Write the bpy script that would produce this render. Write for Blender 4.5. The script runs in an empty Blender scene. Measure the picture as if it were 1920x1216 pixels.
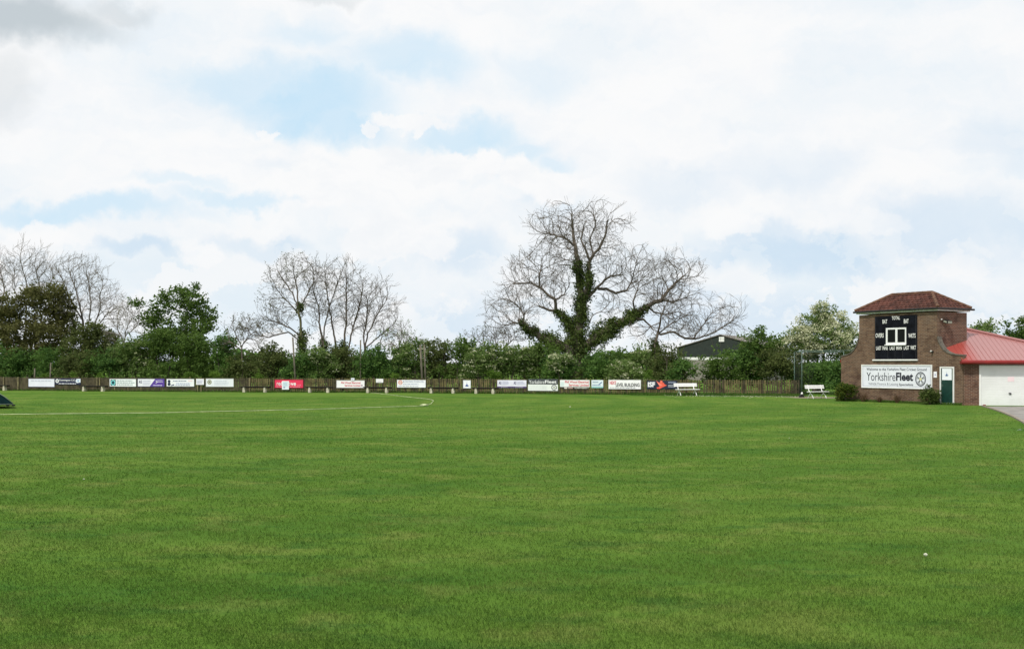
import bpy, math, random
import numpy as np
from mathutils import Vector
sc = bpy.context.scene
# ------------------------------------------------------------------ camera, world, sun, exposure
F = 2000.0; CX = 960.0; HY = 680.0; CH = 2.2
cam_d = bpy.data.cameras.new('camera'); cam = bpy.data.objects.new('camera', cam_d)
sc.collection.objects.link(cam); sc.camera = cam
cam.location = (0, 0, CH); cam.rotation_euler = (math.radians(90), 0, 0)
cam_d.sensor_width = 36; cam_d.lens = 37.5; cam_d.shift_y = 72/1920
cam_d.clip_end = 6000; cam_d.clip_start = 0.1
sc.view_settings.view_transform = 'Standard'; sc.view_settings.look = 'None'
sc.view_settings.exposure = 0.0; sc.view_settings.gamma = 1.0

SUN = Vector((-0.40, -0.60, 0.92)).normalized()
sun_el = math.asin(SUN.z); sun_az = math.atan2(SUN.x, SUN.y)
sd = bpy.data.lights.new('sun', 'SUN'); sd.energy = 2.95; sd.angle = math.radians(4); sd.color = (1.0, 0.95, 0.86)
so = bpy.data.objects.new('sun', sd); sc.collection.objects.link(so)
so.rotation_euler = (-SUN).to_track_quat('-Z', 'Y').to_euler(); so.location = (0, 0, 60)

class NT:
    """tiny node helper"""
    def __init__(s, tree): s.t = tree; s.n = tree.nodes; s.l = tree.links
    def node(s, typ, **kw):
        n = s.n.new(typ)
        for k, v in kw.items(): setattr(n, k, v)
        return n
    def put(s, sock, v):
        if hasattr(v, 'is_linked') or isinstance(v, bpy.types.NodeSocket): s.l.new(v, sock)
        else: sock.default_value = v
    def math(s, op, a, b=None, c=None, clamp=False):
        n = s.node('ShaderNodeMath', operation=op); n.use_clamp = clamp
        s.put(n.inputs[0], a)
        if b is not None: s.put(n.inputs[1], b)
        if c is not None: s.put(n.inputs[2], c)
        return n.outputs[0]
    def vmath(s, op, a, b=None):
        n = s.node('ShaderNodeVectorMath', operation=op)
        s.put(n.inputs[0], a)
        if b is not None: s.put(n.inputs[1], b)
        return n.outputs[1] if op in ('LENGTH', 'DOT_PRODUCT') else n.outputs[0]
    def noise(s, vec, scale, detail=3, rough=0.55, dist=0.0):
        n = s.node('ShaderNodeTexNoise')
        if vec is not None: s.put(n.inputs['Vector'], vec)
        n.inputs['Scale'].default_value = scale; n.inputs['Detail'].default_value = detail
        n.inputs['Roughness'].default_value = rough; n.inputs['Distortion'].default_value = dist
        return n
    def ss(s, v, a, b, c=0.0, d=1.0):
        n = s.node('ShaderNodeMapRange', interpolation_type='SMOOTHSTEP')
        s.put(n.inputs[0], v)
        for i, x in enumerate((a, b, c, d)): n.inputs[i+1].default_value = x
        return n.outputs[0]
    def mix(s, f, a, b, mode='MIX'):
        n = s.node('ShaderNodeMix', data_type='RGBA', blend_type=mode)
        s.put(n.inputs['Factor'], f)
        for k, v in (('A', a), ('B', b)):
            sock = [i for i in n.inputs if i.name == k and i.type == 'RGBA'][0]
            if isinstance(v, (tuple, list)): v = tuple(v)+((1,) if len(v) == 3 else ())
            s.put(sock, v)
        return [o for o in n.outputs if o.type == 'RGBA'][0]

W = bpy.data.worlds.new('World'); sc.world = W; W.use_nodes = True
w = NT(W.node_tree); w.n.clear()
out = w.node('ShaderNodeOutputWorld'); bg = w.node('ShaderNodeBackground'); bg.inputs['Strength'].default_value = 0.1
w.l.new(bg.outputs[0], out.inputs[0])
sky = w.node('ShaderNodeTexSky', sky_type='NISHITA'); sky.sun_disc = False
sky.sun_elevation = sun_el; sky.sun_rotation = sun_az
sky.air_density = 1.0; sky.dust_density = 1.5; sky.ozone_density = 1.0
tc = w.node('ShaderNodeTexCoord'); dirv = tc.outputs['Generated']
sep = w.node('ShaderNodeSeparateXYZ'); w.l.new(dirv, sep.inputs[0])
az = w.math('ARCTAN2', sep.outputs[0], sep.outputs[1])
el = w.math('ARCSINE', sep.outputs[2])
comb = w.node('ShaderNodeCombineXYZ'); w.l.new(az, comb.inputs[0]); w.l.new(el, comb.inputs[1])
ae = comb.outputs[0]
# cloud edges: warp azimuth/elevation with soft and billowy noise
n1 = w.noise(dirv, 9, 4, 0.5); n2 = w.noise(dirv, 34, 5, 0.6)
wv = w.vmath('ADD', w.vmath('SCALE', w.vmath('SUBTRACT', n1.outputs['Color'], (0.5, 0.5, 0.5))),
             w.vmath('SCALE', w.vmath('SUBTRACT', n2.outputs['Color'], (0.5, 0.5, 0.5))))
for nd, sc_ in zip([x for x in w.n if x.type == 'VECT_MATH' and x.operation == 'SCALE'], (0.075, 0.035)):
    nd.inputs['Scale'].default_value = sc_
aew = w.vmath('ADD', ae, wv)
def blob(px, py, rx, ry, st, vec=None, inner=0.30, outer=1.30):
    a = math.atan2(px-CX, F); e = math.atan2(HY-py, math.hypot(F, px-CX))
    d = w.vmath('SUBTRACT', vec or aew, (a, e, 0))
    d = w.vmath('MULTIPLY', d, (F/rx, F/ry, 0))
    return w.ss(w.vmath('LENGTH', d), inner, outer, st, 0.0)
def total(lst, vec=None, **kw):
    acc = None
    for b in lst:
        v = blob(*b, vec=vec, **kw)
        acc = v if acc is None else w.math('MAXIMUM', acc, v)
    return acc
blue = total([(590, 200, 180, 66, 1.0), (560, 235, 110, 40, 1.0), (430, 150, 130, 45, .6), (770, 130, 150, 55, .65), (560, 75, 90, 30, .4), (650, 250, 120, 40, .9),
              (880, 258, 120, 34, .75), (990, 285, 70, 28, .5), (1060, 310, 50, 24, .5), (150, 400, 230, 26, .8), (450, 388, 150, 18, .6), (330, 360, 90, 14, .4), (1010, 130, 90, 60, .3)])
grey = total([(1500, 468, 190, 42, .8), (1760, 430, 170, 70, .5), (1420, 440, 90, 30, .5), (1300, 540, 120, 25, .35), (250, 480, 90, 18, .6), (480, 462, 110, 22, .6),
              (870, 480, 90, 40, .45), (600, 340, 160, 25, .2), (1880, 250, 90, 60, .25), (1900, 430, 90, 50, .5), (1040, 400, 60, 40, .3),
              (1500, 600, 400, 50, .45), (850, 600, 100, 60, .45), (1280, 340, 90, 50, .3), (1480, 310, 160, 50, .25)])
dark = total([(30, 30, 170, 60, 1.0), (10, 165, 60, 60, .35), (600, 0, 70, 14, .35), (210, 10, 70, 30, .5)])
# generic broken cloud everywhere else
g = w.noise(w.vmath('MULTIPLY', aew, (1.0, 2.4, 1)), 4.0, 7, 0.55)
gen = w.ss(g.outputs[0], 0.44, 0.64, 0, 0.62)
fine = w.noise(w.vmath('MULTIPLY', aew, (1, 2.2, 1)), 13, 6, 0.6)
finev = w.ss(fine.outputs[0], 0.40, 0.68, 0.0, 1.0)
blue_f = w.math('MULTIPLY', blue, w.ss(fine.outputs[0], 0.3, 0.6, 1.0, 0.8))
veil = (6.4, 8.2, 9.7, 1)
skyc = w.mix(0.72, sky.outputs[0], veil)
white = (9.62, 9.66, 9.72, 1)
c1 = w.mix(w.math('MULTIPLY', finev, 0.5), white, (8.5, 8.95, 9.45, 1))
c2 = w.mix(gen, c1, (7.7, 8.65, 9.4, 1))
low = w.ss(el, 0.02, 0.17, 0.62, 0.0)
st_ = w.noise(w.vmath('MULTIPLY', aew, (1.0, 3.6, 1)), 7.0, 5, 0.6)
c2 = w.mix(w.math('MULTIPLY', low, w.ss(st_.outputs[0], 0.36, 0.60, 0.25, 1.0)), c2, (7.1, 8.3, 9.2, 1))
wv2_ = w.vmath('MULTIPLY', w.vmath('SUBTRACT', n2.outputs['Color'], (0.5, 0.5, 0.5)), (0.04, 0.04, 0.04))
c3 = w.mix(w.math('MULTIPLY', grey, w.ss(fine.outputs[0], 0.3, 0.6, .75, 1.0)), c2, (6.3, 7.5, 8.9, 1))
pf = w.noise(w.vmath('MULTIPLY', w.vmath('ADD', ae, wv2_), (1.0, 1.9, 1)), 10.5, 8, 0.58)
puff = w.math('MULTIPLY', w.ss(pf.outputs[0], 0.50, 0.545), w.ss(el, 0.04, 0.20, 0.75, 0.25))
c3 = w.mix(puff, c3, (9.5, 9.55, 9.6, 1))
c3 = w.mix(w.math('MULTIPLY', grey, 0.62), c3, (6.0, 7.7, 9.1, 1))
c4 = w.mix(blue_f, c3, w.mix(0.75, skyc, (5.5, 8.0, 9.8, 1)))
# crisp billowy cumulus tops in front of the blue gaps
n3 = w.noise(dirv, 26, 6, 0.62)
wv2 = w.vmath('MULTIPLY', w.vmath('SUBTRACT', n3.outputs['Color'], (0.5, 0.5, 0.5)), (0.05, 0.05, 0.05))
aec = w.vmath('ADD', ae, wv2)
cum = total([(915, 300, 40, 34, 1), (860, 312, 60, 30, 1), (770, 325, 110, 52, 1), (690, 318, 70, 36, 1), (985, 322, 46, 36, 1), (1045, 345, 52, 40, 1), (600, 345, 110, 46, 1),
             (740, 432, 70, 48, .9), (690, 460, 60, 36, .9), (800, 455, 60, 34, .8), (500, 242, 22, 7, .8), (695, 243, 18, 9, .8), (765, 232, 74, 15, .9),
             (380, 470, 40, 24, .7), (60, 445, 60, 26, .9), (520, 420, 36, 20, .5), (1380, 420, 60, 26, .7), (1640, 420, 60, 30, .5), (1120, 430, 70, 20, .5)], vec=aec, inner=.72, outer=1.08)
c4 = w.mix(cum, c4, w.mix(w.math('MULTIPLY', finev, 0.45), white, (8.2, 8.65, 9.15, 1)))
c5 = w.mix(dark, c4, (5.6, 6.2, 6.6, 1))
w.l.new(c5, bg.inputs['Color'])

# ------------------------------------------------------------------ helpers
COL = sc.collection
rnd = random.Random(7); rng = np.random.default_rng(11)
def PX(px, py, Y): return Vector(((px-CX)*Y/F, Y, CH-(py-HY)*Y/F))
def GY(py): return CH*F/(py-HY)
def srgb(r, g, b):
    f = lambda c: (c/255/12.92 if c <= 10 else ((c/255+0.055)/1.055)**2.4)
    return (f(r), f(g), f(b), 1)

def tag(o, label=None, cat=None, group=None, kind=None):
    if label: o['label'] = label
    if cat: o['category'] = cat
    if group: o['group'] = group
    if kind: o['kind'] = kind
    return o
def thing(name, label, cat, loc=(0, 0, 0), rz=0.0, group=None):
    o = bpy.data.objects.new(name, None); COL.objects.link(o)
    o.location = loc; o.rotation_euler = (0, 0, rz); o.empty_display_size = 0.3
    return tag(o, label, cat, group)
def copy_tree(o, parent=None):
    c = o.copy(); COL.objects.link(c); c.parent = parent
    for ch in o.children: copy_tree(ch, c)
    return c
def mesh_np(name, verts, quads, mats, parent=None, mi=None, tri=False, smooth=False, loc=None):
    me = bpy.data.meshes.new(name)
    v = np.asarray(verts, dtype=np.float32); q = np.asarray(quads, dtype=np.int32)
    k = q.shape[1]
    me.vertices.add(len(v)); me.vertices.foreach_set('co', v.ravel())
    me.loops.add(q.size); me.loops.foreach_set('vertex_index', q.ravel())
    me.polygons.add(len(q)); me.polygons.foreach_set('loop_start', np.arange(0, q.size, k, dtype=np.int32))
    me.polygons.foreach_set('loop_total', np.full(len(q), k, dtype=np.int32))
    if mi is not None: me.polygons.foreach_set('material_index', np.asarray(mi, dtype=np.int32))
    me.polygons.foreach_set('use_smooth', np.full(len(q), smooth, dtype=bool))
    for m in (mats if isinstance(mats, (list, tuple)) else [mats]): me.materials.append(m)
    me.update(); me.validate()
    o = bpy.data.objects.new(name, me); COL.objects.link(o)
    if parent: o.parent = parent
    if loc is not None: o.location = loc
    return o

class MB:
    def __init__(s): s.v = []; s.f = []; s.m = []
    def poly(s, pts, m=0):
        b = len(s.v); s.v += [tuple(p) for p in pts]; s.f.append(tuple(range(b, b+len(pts)))); s.m.append(m)
    def box(s, x0, x1, y0, y1, z0, z1, m=0):
        b = len(s.v)
        s.v += [(x0,y0,z0),(x1,y0,z0),(x1,y1,z0),(x0,y1,z0),(x0,y0,z1),(x1,y0,z1),(x1,y1,z1),(x0,y1,z1)]
        for q in ((0,3,2,1),(4,5,6,7),(0,1,5,4),(1,2,6,5),(2,3,7,6),(3,0,4,7)):
            s.f.append(tuple(b+i for i in q)); s.m.append(m)
    def prism(s, pts, off, m=0):
        """closed polygon pts (3D, planar) extruded by vector off"""
        n = len(pts); b = len(s.v); off = Vector(off)
        s.v += [tuple(p) for p in pts] + [tuple(Vector(p)+off) for p in pts]
        s.f.append(tuple(range(b, b+n))); s.m.append(m)
        s.f.append(tuple(range(b+2*n-1, b+n-1, -1))); s.m.append(m)
        for i in range(n):
            j = (i+1) % n
            s.f.append((b+i, b+n+i, b+n+j, b+j)); s.m.append(m)
    def tube(s, pts, r, n=8, m=0, cap=True):
        pts = [Vector(p) for p in pts]; rs = r if isinstance(r, (list, tuple)) else [r]*len(pts)
        b = len(s.v); ref = None
        for i, p in enumerate(pts):
            d = (pts[min(i+1, len(pts)-1)]-pts[max(i-1, 0)]).normalized()
            if ref is None: ref = Vector((0, 0, 1)) if abs(d.z) < 0.9 else Vector((1, 0, 0))
            a = d.cross(ref).normalized(); c = d.cross(a).normalized(); ref = c.cross(d) * -1 if False else ref
            for k in range(n):
                t = 2*math.pi*k/n
                s.v.append(tuple(p+(a*math.cos(t)+c*math.sin(t))*rs[i]))
        for i in range(len(pts)-1):
            for k in range(n):
                q = (k+1) % n
                s.f.append((b+i*n+k, b+i*n+q, b+(i+1)*n+q, b+(i+1)*n+k)); s.m.append(m)
        if cap:
            s.f.append(tuple(b+k for k in range(n-1, -1, -1))); s.m.append(m)
            e = b+(len(pts)-1)*n; s.f.append(tuple(e+k for k in range(n))); s.m.append(m)
    def disc(s, cx, y, cz, r, n=24, m=0, rin=0.0, rx=None):
        rx = rx or r
        pts = [(cx+rx*math.sin(2*math.pi*k/n), y, cz+r*math.cos(2*math.pi*k/n)) for k in range(n)]
        if rin <= 0: s.poly(pts[::-1], m)
        else:
            q = [(cx+rx*rin*math.sin(2*math.pi*k/n), y, cz+r*rin*math.cos(2*math.pi*k/n)) for k in range(n)]
            for k in range(n): j = (k+1) % n; s.poly([pts[k], q[k], q[j], pts[j]], m)
    def text(s, body, x0, x1, z0, z1, y, m=0, bold=0.0, spread=1.0, shear=0.0):
        """flat lettering facing -y, fitted to a rectangle"""
        cu = bpy.data.curves.new('t', 'FONT'); cu.body = body; cu.offset = bold; cu.resolution_u = 3
        cu.space_character = spread; cu.shear = shear
        o = bpy.data.objects.new('t', cu); COL.objects.link(o)
        bpy.context.view_layer.update()
        dg = bpy.context.evaluated_depsgraph_get()
        me = bpy.data.meshes.new_from_object(o.evaluated_get(dg))
        bpy.data.objects.remove(o); bpy.data.curves.remove(cu)
        if not me.vertices: return
        xs = [v.co.x for v in me.vertices]; ys = [v.co.y for v in me.vertices]
        ax, bx, ay, by = min(xs), max(xs), min(ys), max(ys)
        b = len(s.v)
        for v in me.vertices:
            s.v.append((x0+(v.co.x-ax)/(bx-ax)*(x1-x0), y, z0+(v.co.y-ay)/(by-ay)*(z1-z0)))
        for p in me.polygons: s.f.append(tuple(b+i for i in p.vertices)); s.m.append(m)
        bpy.data.meshes.remove(me)
    def build(s, name, mats, parent=None, uv=False, smooth=False, bevel=0.0, loc=None):
        me = bpy.data.meshes.new(name); me.from_pydata(s.v, [], s.f)
        for m in (mats if isinstance(mats, (list, tuple)) else [mats]): me.materials.append(m)
        me.polygons.foreach_set('material_index', s.m)
        me.polygons.foreach_set('use_smooth', [smooth]*len(s.f))
        me.update()
        if uv:
            l = me.uv_layers.new(name='m')
            for p in me.polygons:
                n = p.normal
                if abs(n.z) > 0.95: tx, ty = Vector((1,0,0)), Vector((0,1,0))
                else:
                    tx = Vector((-n.y, n.x, 0)).normalized(); ty = n.cross(tx)
                for li in p.loop_indices:
                    c = me.vertices[me.loops[li].vertex_index].co
                    l.data[li].uv = (c.dot(tx), c.dot(ty))
        o = bpy.data.objects.new(name, me); COL.objects.link(o)
        if parent: o.parent = parent
        if loc is not None: o.location = loc
        if bevel:
            bm = o.modifiers.new('bevel', 'BEVEL'); bm.width = bevel; bm.segments = 2; bm.limit_method = 'ANGLE'
        return o

# ------------------------------------------------------------------ materials
def mat(name, col, rough=0.6, metal=0.0, var=0.12, scale=3.0, spec=0.4, bump=0.0, bscale=60.0):
    m = bpy.data.materials.new(name); m.use_nodes = True; t = NT(m.node_tree)
    p = t.n['Principled BSDF']; p.inputs['Roughness'].default_value = rough; p.inputs['Metallic'].default_value = metal
    p.inputs['Specular IOR Level'].default_value = spec
    g = t.node('ShaderNodeNewGeometry').outputs['Position']
    n = t.noise(g, scale, 5, 0.6)
    c = tuple(col[:3])
    d = tuple(x*(1-var) for x in c); u = tuple(min(1, x*(1+var)) for x in c)
    t.put(p.inputs['Base Color'], t.mix(t.ss(n.outputs[0], 0.3, 0.7), d, u))
    if bump:
        b = t.node('ShaderNodeBump'); b.inputs['Strength'].default_value = bump; b.inputs['Distance'].default_value = 0.01
        t.l.new(t.noise(g, bscale, 4).outputs[0], b.inputs['Height']); t.l.new(b.outputs[0], p.inputs['Normal'])
    return m
def leafmat(name, cols, transl=0.50, nscale=0.7, rough=0.55):
    m = bpy.data.materials.new(name); m.use_nodes = True; t = NT(m.node_tree)
    p = t.n['Principled BSDF']; p.inputs['Roughness'].default_value = rough; p.inputs['Specular IOR Level'].default_value = 0.15
    ge = t.node('ShaderNodeNewGeometry')
    n = t.noise(ge.outputs['Position'], nscale, 4, 0.6)
    a = t.mix(t.ss(n.outputs[0], 0.36, 0.64), cols[0], cols[1])
    a = t.mix(t.math('MULTIPLY', t.ss(ge.outputs['Random Per Island'], 0.55, 1.0), 0.8), a, cols[2])
    t.put(p.inputs['Base Color'], a)
    tr = t.node('ShaderNodeBsdfTranslucent'); t.put(tr.inputs['Color'], a)
    mx = t.node('ShaderNodeMixShader'); mx.inputs[0].default_value = transl
    t.l.new(p.outputs[0], mx.inputs[1]); t.l.new(tr.outputs[0], mx.inputs[2])
    t.l.new(mx.outputs[0], t.n['Material Output'].inputs[0])
    return m

def grass_color(t, scale_pos=1.0):
    """shared lawn colour as a function of world position"""
    pos = t.node('ShaderNodeNewGeometry').outputs['Position']
    mp = t.node('ShaderNodeMapping'); t.l.new(pos, mp.inputs[0]); mp.inputs['Scale'].default_value = (0.35, 1.0, 1.0)
    mp.inputs['Rotation'].default_value = (0, 0, 0.12)
    big = t.noise(mp.outputs[0], 0.11, 3, 0.55)
    mid = t.noise(pos, 0.9, 5, 0.65)
    mid2 = t.noise(mp.outputs[0], 1.9, 5, 0.7)
    tuft = t.noise(pos, 9.0, 4, 0.7)
    fine = t.noise(pos, 45.0, 3, 0.7)
    c = t.mix(t.ss(big.outputs[0], 0.36, 0.64), (0.072, 0.146, 0.019), (0.108, 0.186, 0.029))
    c = t.mix(t.math('MULTIPLY', t.ss(mid.outputs[0], 0.48, 0.70), 0.75), c, (0.155, 0.192, 0.046))
    c = t.mix(t.math('MULTIPLY', t.ss(mid2.outputs[0], 0.50, 0.68), 0.75), c, (0.044, 0.112, 0.020))
    mp2 = t.node('ShaderNodeMapping'); t.l.new(pos, mp2.inputs[0]); mp2.inputs['Scale'].default_value = (0.5, 0.8, 1.0); mp2.inputs['Location'].default_value = (31, 7, 0)
    pat = t.noise(mp2.outputs[0], 0.55, 6, 0.68)
    c = t.mix(t.math('MULTIPLY', t.ss(pat.outputs[0], 0.53, 0.66), 0.50), c, (0.160, 0.205, 0.045))
    c = t.mix(t.math('MULTIPLY', t.ss(pat.outputs[0], 0.45, 0.36), 0.50), c, (0.036, 0.108, 0.018))
    c = t.mix(t.math('MULTIPLY', t.ss(tuft.outputs[0], 0.58, 0.78), 0.6), c, (0.037, 0.092, 0.016))
    c = t.mix(t.math('MULTIPLY', t.ss(tuft.outputs[0], 0.42, 0.25), 0.35), c, (0.140, 0.200, 0.045))
    c = t.mix(1.0, c, (1.10, 1.09, 1.12), 'MULTIPLY')
    return c, fine, tuft, pos

def lawn_material():
    m = bpy.data.materials.new('lawn'); m.use_nodes = True; t = NT(m.node_tree)
    p = t.n['Principled BSDF']; p.inputs['Roughness'].default_value = 0.95; p.inputs['Specular IOR Level'].default_value = 0.02
    c, fine, tuft, pos = grass_color(t)
    c = t.mix(t.ss(fine.outputs[0], 0.52, 0.72, 0, 0.55), c, (0.030, 0.076, 0.013))
    c = t.mix(t.ss(fine.outputs[0], 0.46, 0.28, 0, 0.5), c, (0.150, 0.235, 0.050))
    # mower arcs: rings round the square, far off on the left
    d = t.vmath('SUBTRACT', pos, (-14.0, 62.0, 0))
    s = t.node('ShaderNodeSeparateXYZ'); t.l.new(d, s.inputs[0])
    r = t.math('POWER', t.math('ADD', t.math('MULTIPLY', s.outputs[0], s.outputs[0]), t.math('MULTIPLY', s.outputs[1], s.outputs[1])), 0.5)
    nn = t.noise(pos, 0.35, 3)
    r = t.math('ADD', r, t.math('MULTIPLY', nn.outputs[0], 1.6))
    st = t.math('SINE', t.math('MULTIPLY', r, 1.55))
    c = t.mix(t.ss(st, 0.0, 0.95, 0, 0.34), c, (0.040, 0.120, 0.018))
    t.put(p.inputs['Base Color'], c)
    b = t.node('ShaderNodeBump'); b.inputs['Strength'].default_value = 0.9; b.inputs['Distance'].default_value = 0.03
    h = t.math('ADD', t.math('MULTIPLY', fine.outputs[0], 0.6), tuft.outputs[0])
    t.l.new(h, b.inputs['Height']); t.l.new(b.outputs[0], p.inputs['Normal'])
    return m
def blade_material(name='grass_blade', dark=False):
    m = bpy.data.materials.new(name); m.use_nodes = True; t = NT(m.node_tree)
    p = t.n['Principled BSDF']; p.inputs['Roughness'].default_value = 0.7; p.inputs['Specular IOR Level'].default_value = 0.10
    c, fine, tuft, pos = grass_color(t)
    rp = t.node('ShaderNodeNewGeometry').outputs['Random Per Island']
    c = t.mix(t.ss(rp, 0.0, 0.35, 0.50, 0.0), c, (0.032, 0.088, 0.016))
    c = t.mix(t.ss(rp, 0.72, 1.0, 0.0, 0.50), c, (0.170, 0.250, 0.070))
    if dark: c = t.mix(0.5, c, (0.045, 0.11, 0.02))
    t.put(p.inputs['Base Color'], c)
    tr = t.node('ShaderNodeBsdfTranslucent'); t.put(tr.inputs['Color'], c)
    mx = t.node('ShaderNodeMixShader'); mx.inputs[0].default_value = 0.3
    t.l.new(p.outputs[0], mx.inputs[1]); t.l.new(tr.outputs[0], mx.inputs[2]); t.l.new(mx.outputs[0], t.n['Material Output'].inputs[0])
    return m

def brick_material(name, c1, c2, mortar):
    m = bpy.data.materials.new(name); m.use_nodes = True; t = NT(m.node_tree)
    p = t.n['Principled BSDF']; p.inputs['Roughness'].default_value = 0.88; p.inputs['Specular IOR Level'].default_value = 0.2
    uv = t.node('ShaderNodeUVMap').outputs[0]
    b = t.node('ShaderNodeTexBrick'); t.l.new(uv, b.inputs['Vector'])
    b.inputs['Scale'].default_value = 1.0; b.inputs['Brick Width'].default_value = 0.225; b.inputs['Row Height'].default_value = 0.075
    b.inputs['Mortar Size'].default_value = 0.010; b.inputs['Mortar Smooth'].default_value = 0.3; b.inputs['Bias'].default_value = 0.0
    b.inputs['Color1'].default_value = c1; b.inputs['Color2'].default_value = c2; b.inputs['Mortar'].default_value = mortar
    n = t.noise(t.node('ShaderNodeNewGeometry').outputs['Position'], 1.3, 5, 0.65)
    c = t.mix(t.ss(n.outputs[0], 0.46, 0.70, 0, 0.7), b.outputs['Color'], tuple(x*0.62 for x in c2[:3]))
    n4 = t.noise(uv, 0.7, 4, 0.6); c = t.mix(t.ss(n4.outputs[0], 0.5, 0.7, 0, 0.35), c, (0.20, 0.155, 0.115))
    n3 = t.noise(uv, 11, 3, 0.7)
    c = t.mix(t.ss(n3.outputs[0], 0.55, 0.8, 0, 0.5), c, tuple(min(1, x*1.6) for x in c1[:3]))
    t.put(p.inputs['Base Color'], c)
    bu = t.node('ShaderNodeBump'); bu.inputs['Strength'].default_value = 0.6; bu.inputs['Distance'].default_value = 0.008; bu.invert = True
    t.l.new(b.outputs['Fac'], bu.inputs['Height']); t.l.new(bu.outputs[0], p.inputs['Normal'])
    return m

M = {}
M['lawn'] = lawn_material(); M['blade'] = blade_material(); M['blade2'] = blade_material('verge_blade', True)
M['brick'] = brick_material('brick', (0.180, 0.106, 0.066, 1), (0.092, 0.050, 0.035, 1), (0.23, 0.19, 0.145, 1))
M['brick2'] = brick_material('brick_garage', (0.165, 0.078, 0.050, 1), (0.082, 0.040, 0.031, 1), (0.28, 0.21, 0.165, 1))
M['concrete'] = mat('concrete', (0.20, 0.18, 0.15), 0.9, var=0.35, scale=6, bump=0.3)
M['coping'] = mat('coping', (0.115, 0.105, 0.085), 0.9, var=0.4, scale=5)
M['tile'] = mat('roof_tile', (0.088, 0.032, 0.022), 0.85, var=0.5, scale=2.2)
M['tile2'] = mat('ridge_tile', (0.115, 0.058, 0.034), 0.85, var=0.4, scale=4)
M['white'] = mat('white_paint', (0.80, 0.80, 0.79), 0.45, var=0.05)
M['upvc'] = mat('white_plastic', (0.82, 0.83, 0.83), 0.35, var=0.03)
M['garage'] = mat('garage_door_white', (0.80, 0.81, 0.81), 0.4, var=0.05, scale=1.2)
M['black'] = mat('black_board', (0.007, 0.008, 0.012), 0.9, var=0.4, scale=3, spec=.1)
M['blackp'] = mat('black_plastic', (0.012, 0.012, 0.013), 0.4)
M['gutter'] = mat('black_gutter', (0.02, 0.02, 0.02), 0.35)
M['red'] = mat('red_gutter', (0.24, 0.016, 0.015), 0.4, var=0.15)
M['glass'] = mat('dark_glass', (0.006, 0.007, 0.007), 0.35, spec=0.12)
M['door'] = mat('green_door', (0.006, 0.040, 0.030), 0.5, var=0.25, scale=5)
M['cap'] = mat('mushroom_cap', (0.50, 0.52, 0.40), 0.8, var=.3, scale=60)
M['cover'] = mat('cover_tarp', (0.007, 0.028, 0.034), 0.8, var=0.35, scale=3, spec=.1)
M['coverw'] = mat('cover_trim', (0.20, 0.25, 0.21), 0.5)
M['fence'] = mat('fence_wood', (0.118, 0.100, 0.042), 0.9, var=0.45, scale=2.5, bump=0.3)
M['fence2'] = mat('fence_wood_dark', (0.066, 0.056, 0.030), 0.9, var=0.45, scale=2.5, bump=0.3)
M['post'] = mat('fence_post', (0.19, 0.165, 0.085), 0.9, var=0.4, scale=4)
M['pole'] = mat('grey_pole', (0.135, 0.12, 0.09), 0.9, var=0.3, scale=3)
M['bark'] = mat('bark', (0.115, 0.095, 0.075), 0.95, var=0.35, scale=4, bump=0.4, bscale=20)
M['twig'] = mat('twig', (0.135, 0.112, 0.092), 0.95, var=0.3, scale=2)
M['twig2'] = mat('twig_grey', (0.21, 0.185, 0.16), 0.95, var=0.3, scale=2)
M['barkmoss'] = mat('bark_moss', (0.14, 0.135, 0.07), 0.95, var=0.4, scale=2)
M['seatwood'] = mat('bench_plank_dark', (0.018, 0.015, 0.012), 0.8)
M['legstone'] = mat('bench_pedestal', (0.50, 0.47, 0.37), 0.9, var=0.3, scale=6)
M['steel'] = mat('green_steel', (0.10, 0.155, 0.13), 0.5, var=0.3, scale=6)
M['net'] = mat('net_cord', (0.012, 0.018, 0.015), 0.9)
M['tarmac'] = mat('tarmac', (0.25, 0.235, 0.215), 0.92, var=0.25, scale=1.5, bump=0.4, bscale=90)
M['kerb'] = mat('kerb_stone', (0.27, 0.23, 0.18), 0.9, var=0.3, scale=3)
M['soil'] = mat('bare_soil', (0.21, 0.18, 0.12), 0.95, var=0.5, scale=3)
M['rope'] = mat('rope', (0.46, 0.50, 0.30), 0.8, var=0.45, scale=1.2)
M['barn'] = mat('barn_sheet', (0.018, 0.026, 0.022), 0.6, var=0.2)
M['barnroof'] = mat('barn_roof', (0.17, 0.155, 0.135), 0.8)
M['barnwall'] = mat('barn_wall', (0.22, 0.21, 0.18), 0.9)
# leaves
M['l_dark'] = leafmat('leaf_dark', ((0.056, 0.126, 0.031), (0.112, 0.211, 0.047), (0.186, 0.309, 0.073)))
M['l_green'] = leafmat('leaf_green', ((0.060, 0.115, 0.022), (0.111, 0.186, 0.038), (0.176, 0.263, 0.063)))
M['l_olive'] = leafmat('leaf_olive', ((0.072, 0.100, 0.029), (0.118, 0.152, 0.044), (0.181, 0.206, 0.071)))
M['l_brown'] = leafmat('leaf_brown', ((0.091, 0.099, 0.033), (0.138, 0.143, 0.046), (0.206, 0.200, 0.076)))
M['l_lime'] = leafmat('leaf_lime', ((0.085, 0.165, 0.020), (0.140, 0.240, 0.035), (0.19, 0.29, 0.06)))
M['l_haw'] = leafmat('leaf_hawthorn', ((0.099, 0.169, 0.041), (0.161, 0.248, 0.067), (0.256, 0.323, 0.113)))
M['l_ivy'] = leafmat('leaf_ivy', ((0.043, 0.070, 0.017), (0.081, 0.122, 0.026), (0.148, 0.184, 0.053)), 0.15)
M['l_bud'] = leafmat('leaf_bud', ((0.085, 0.090, 0.030), (0.12, 0.135, 0.045), (0.16, 0.17, 0.07)))
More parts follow.
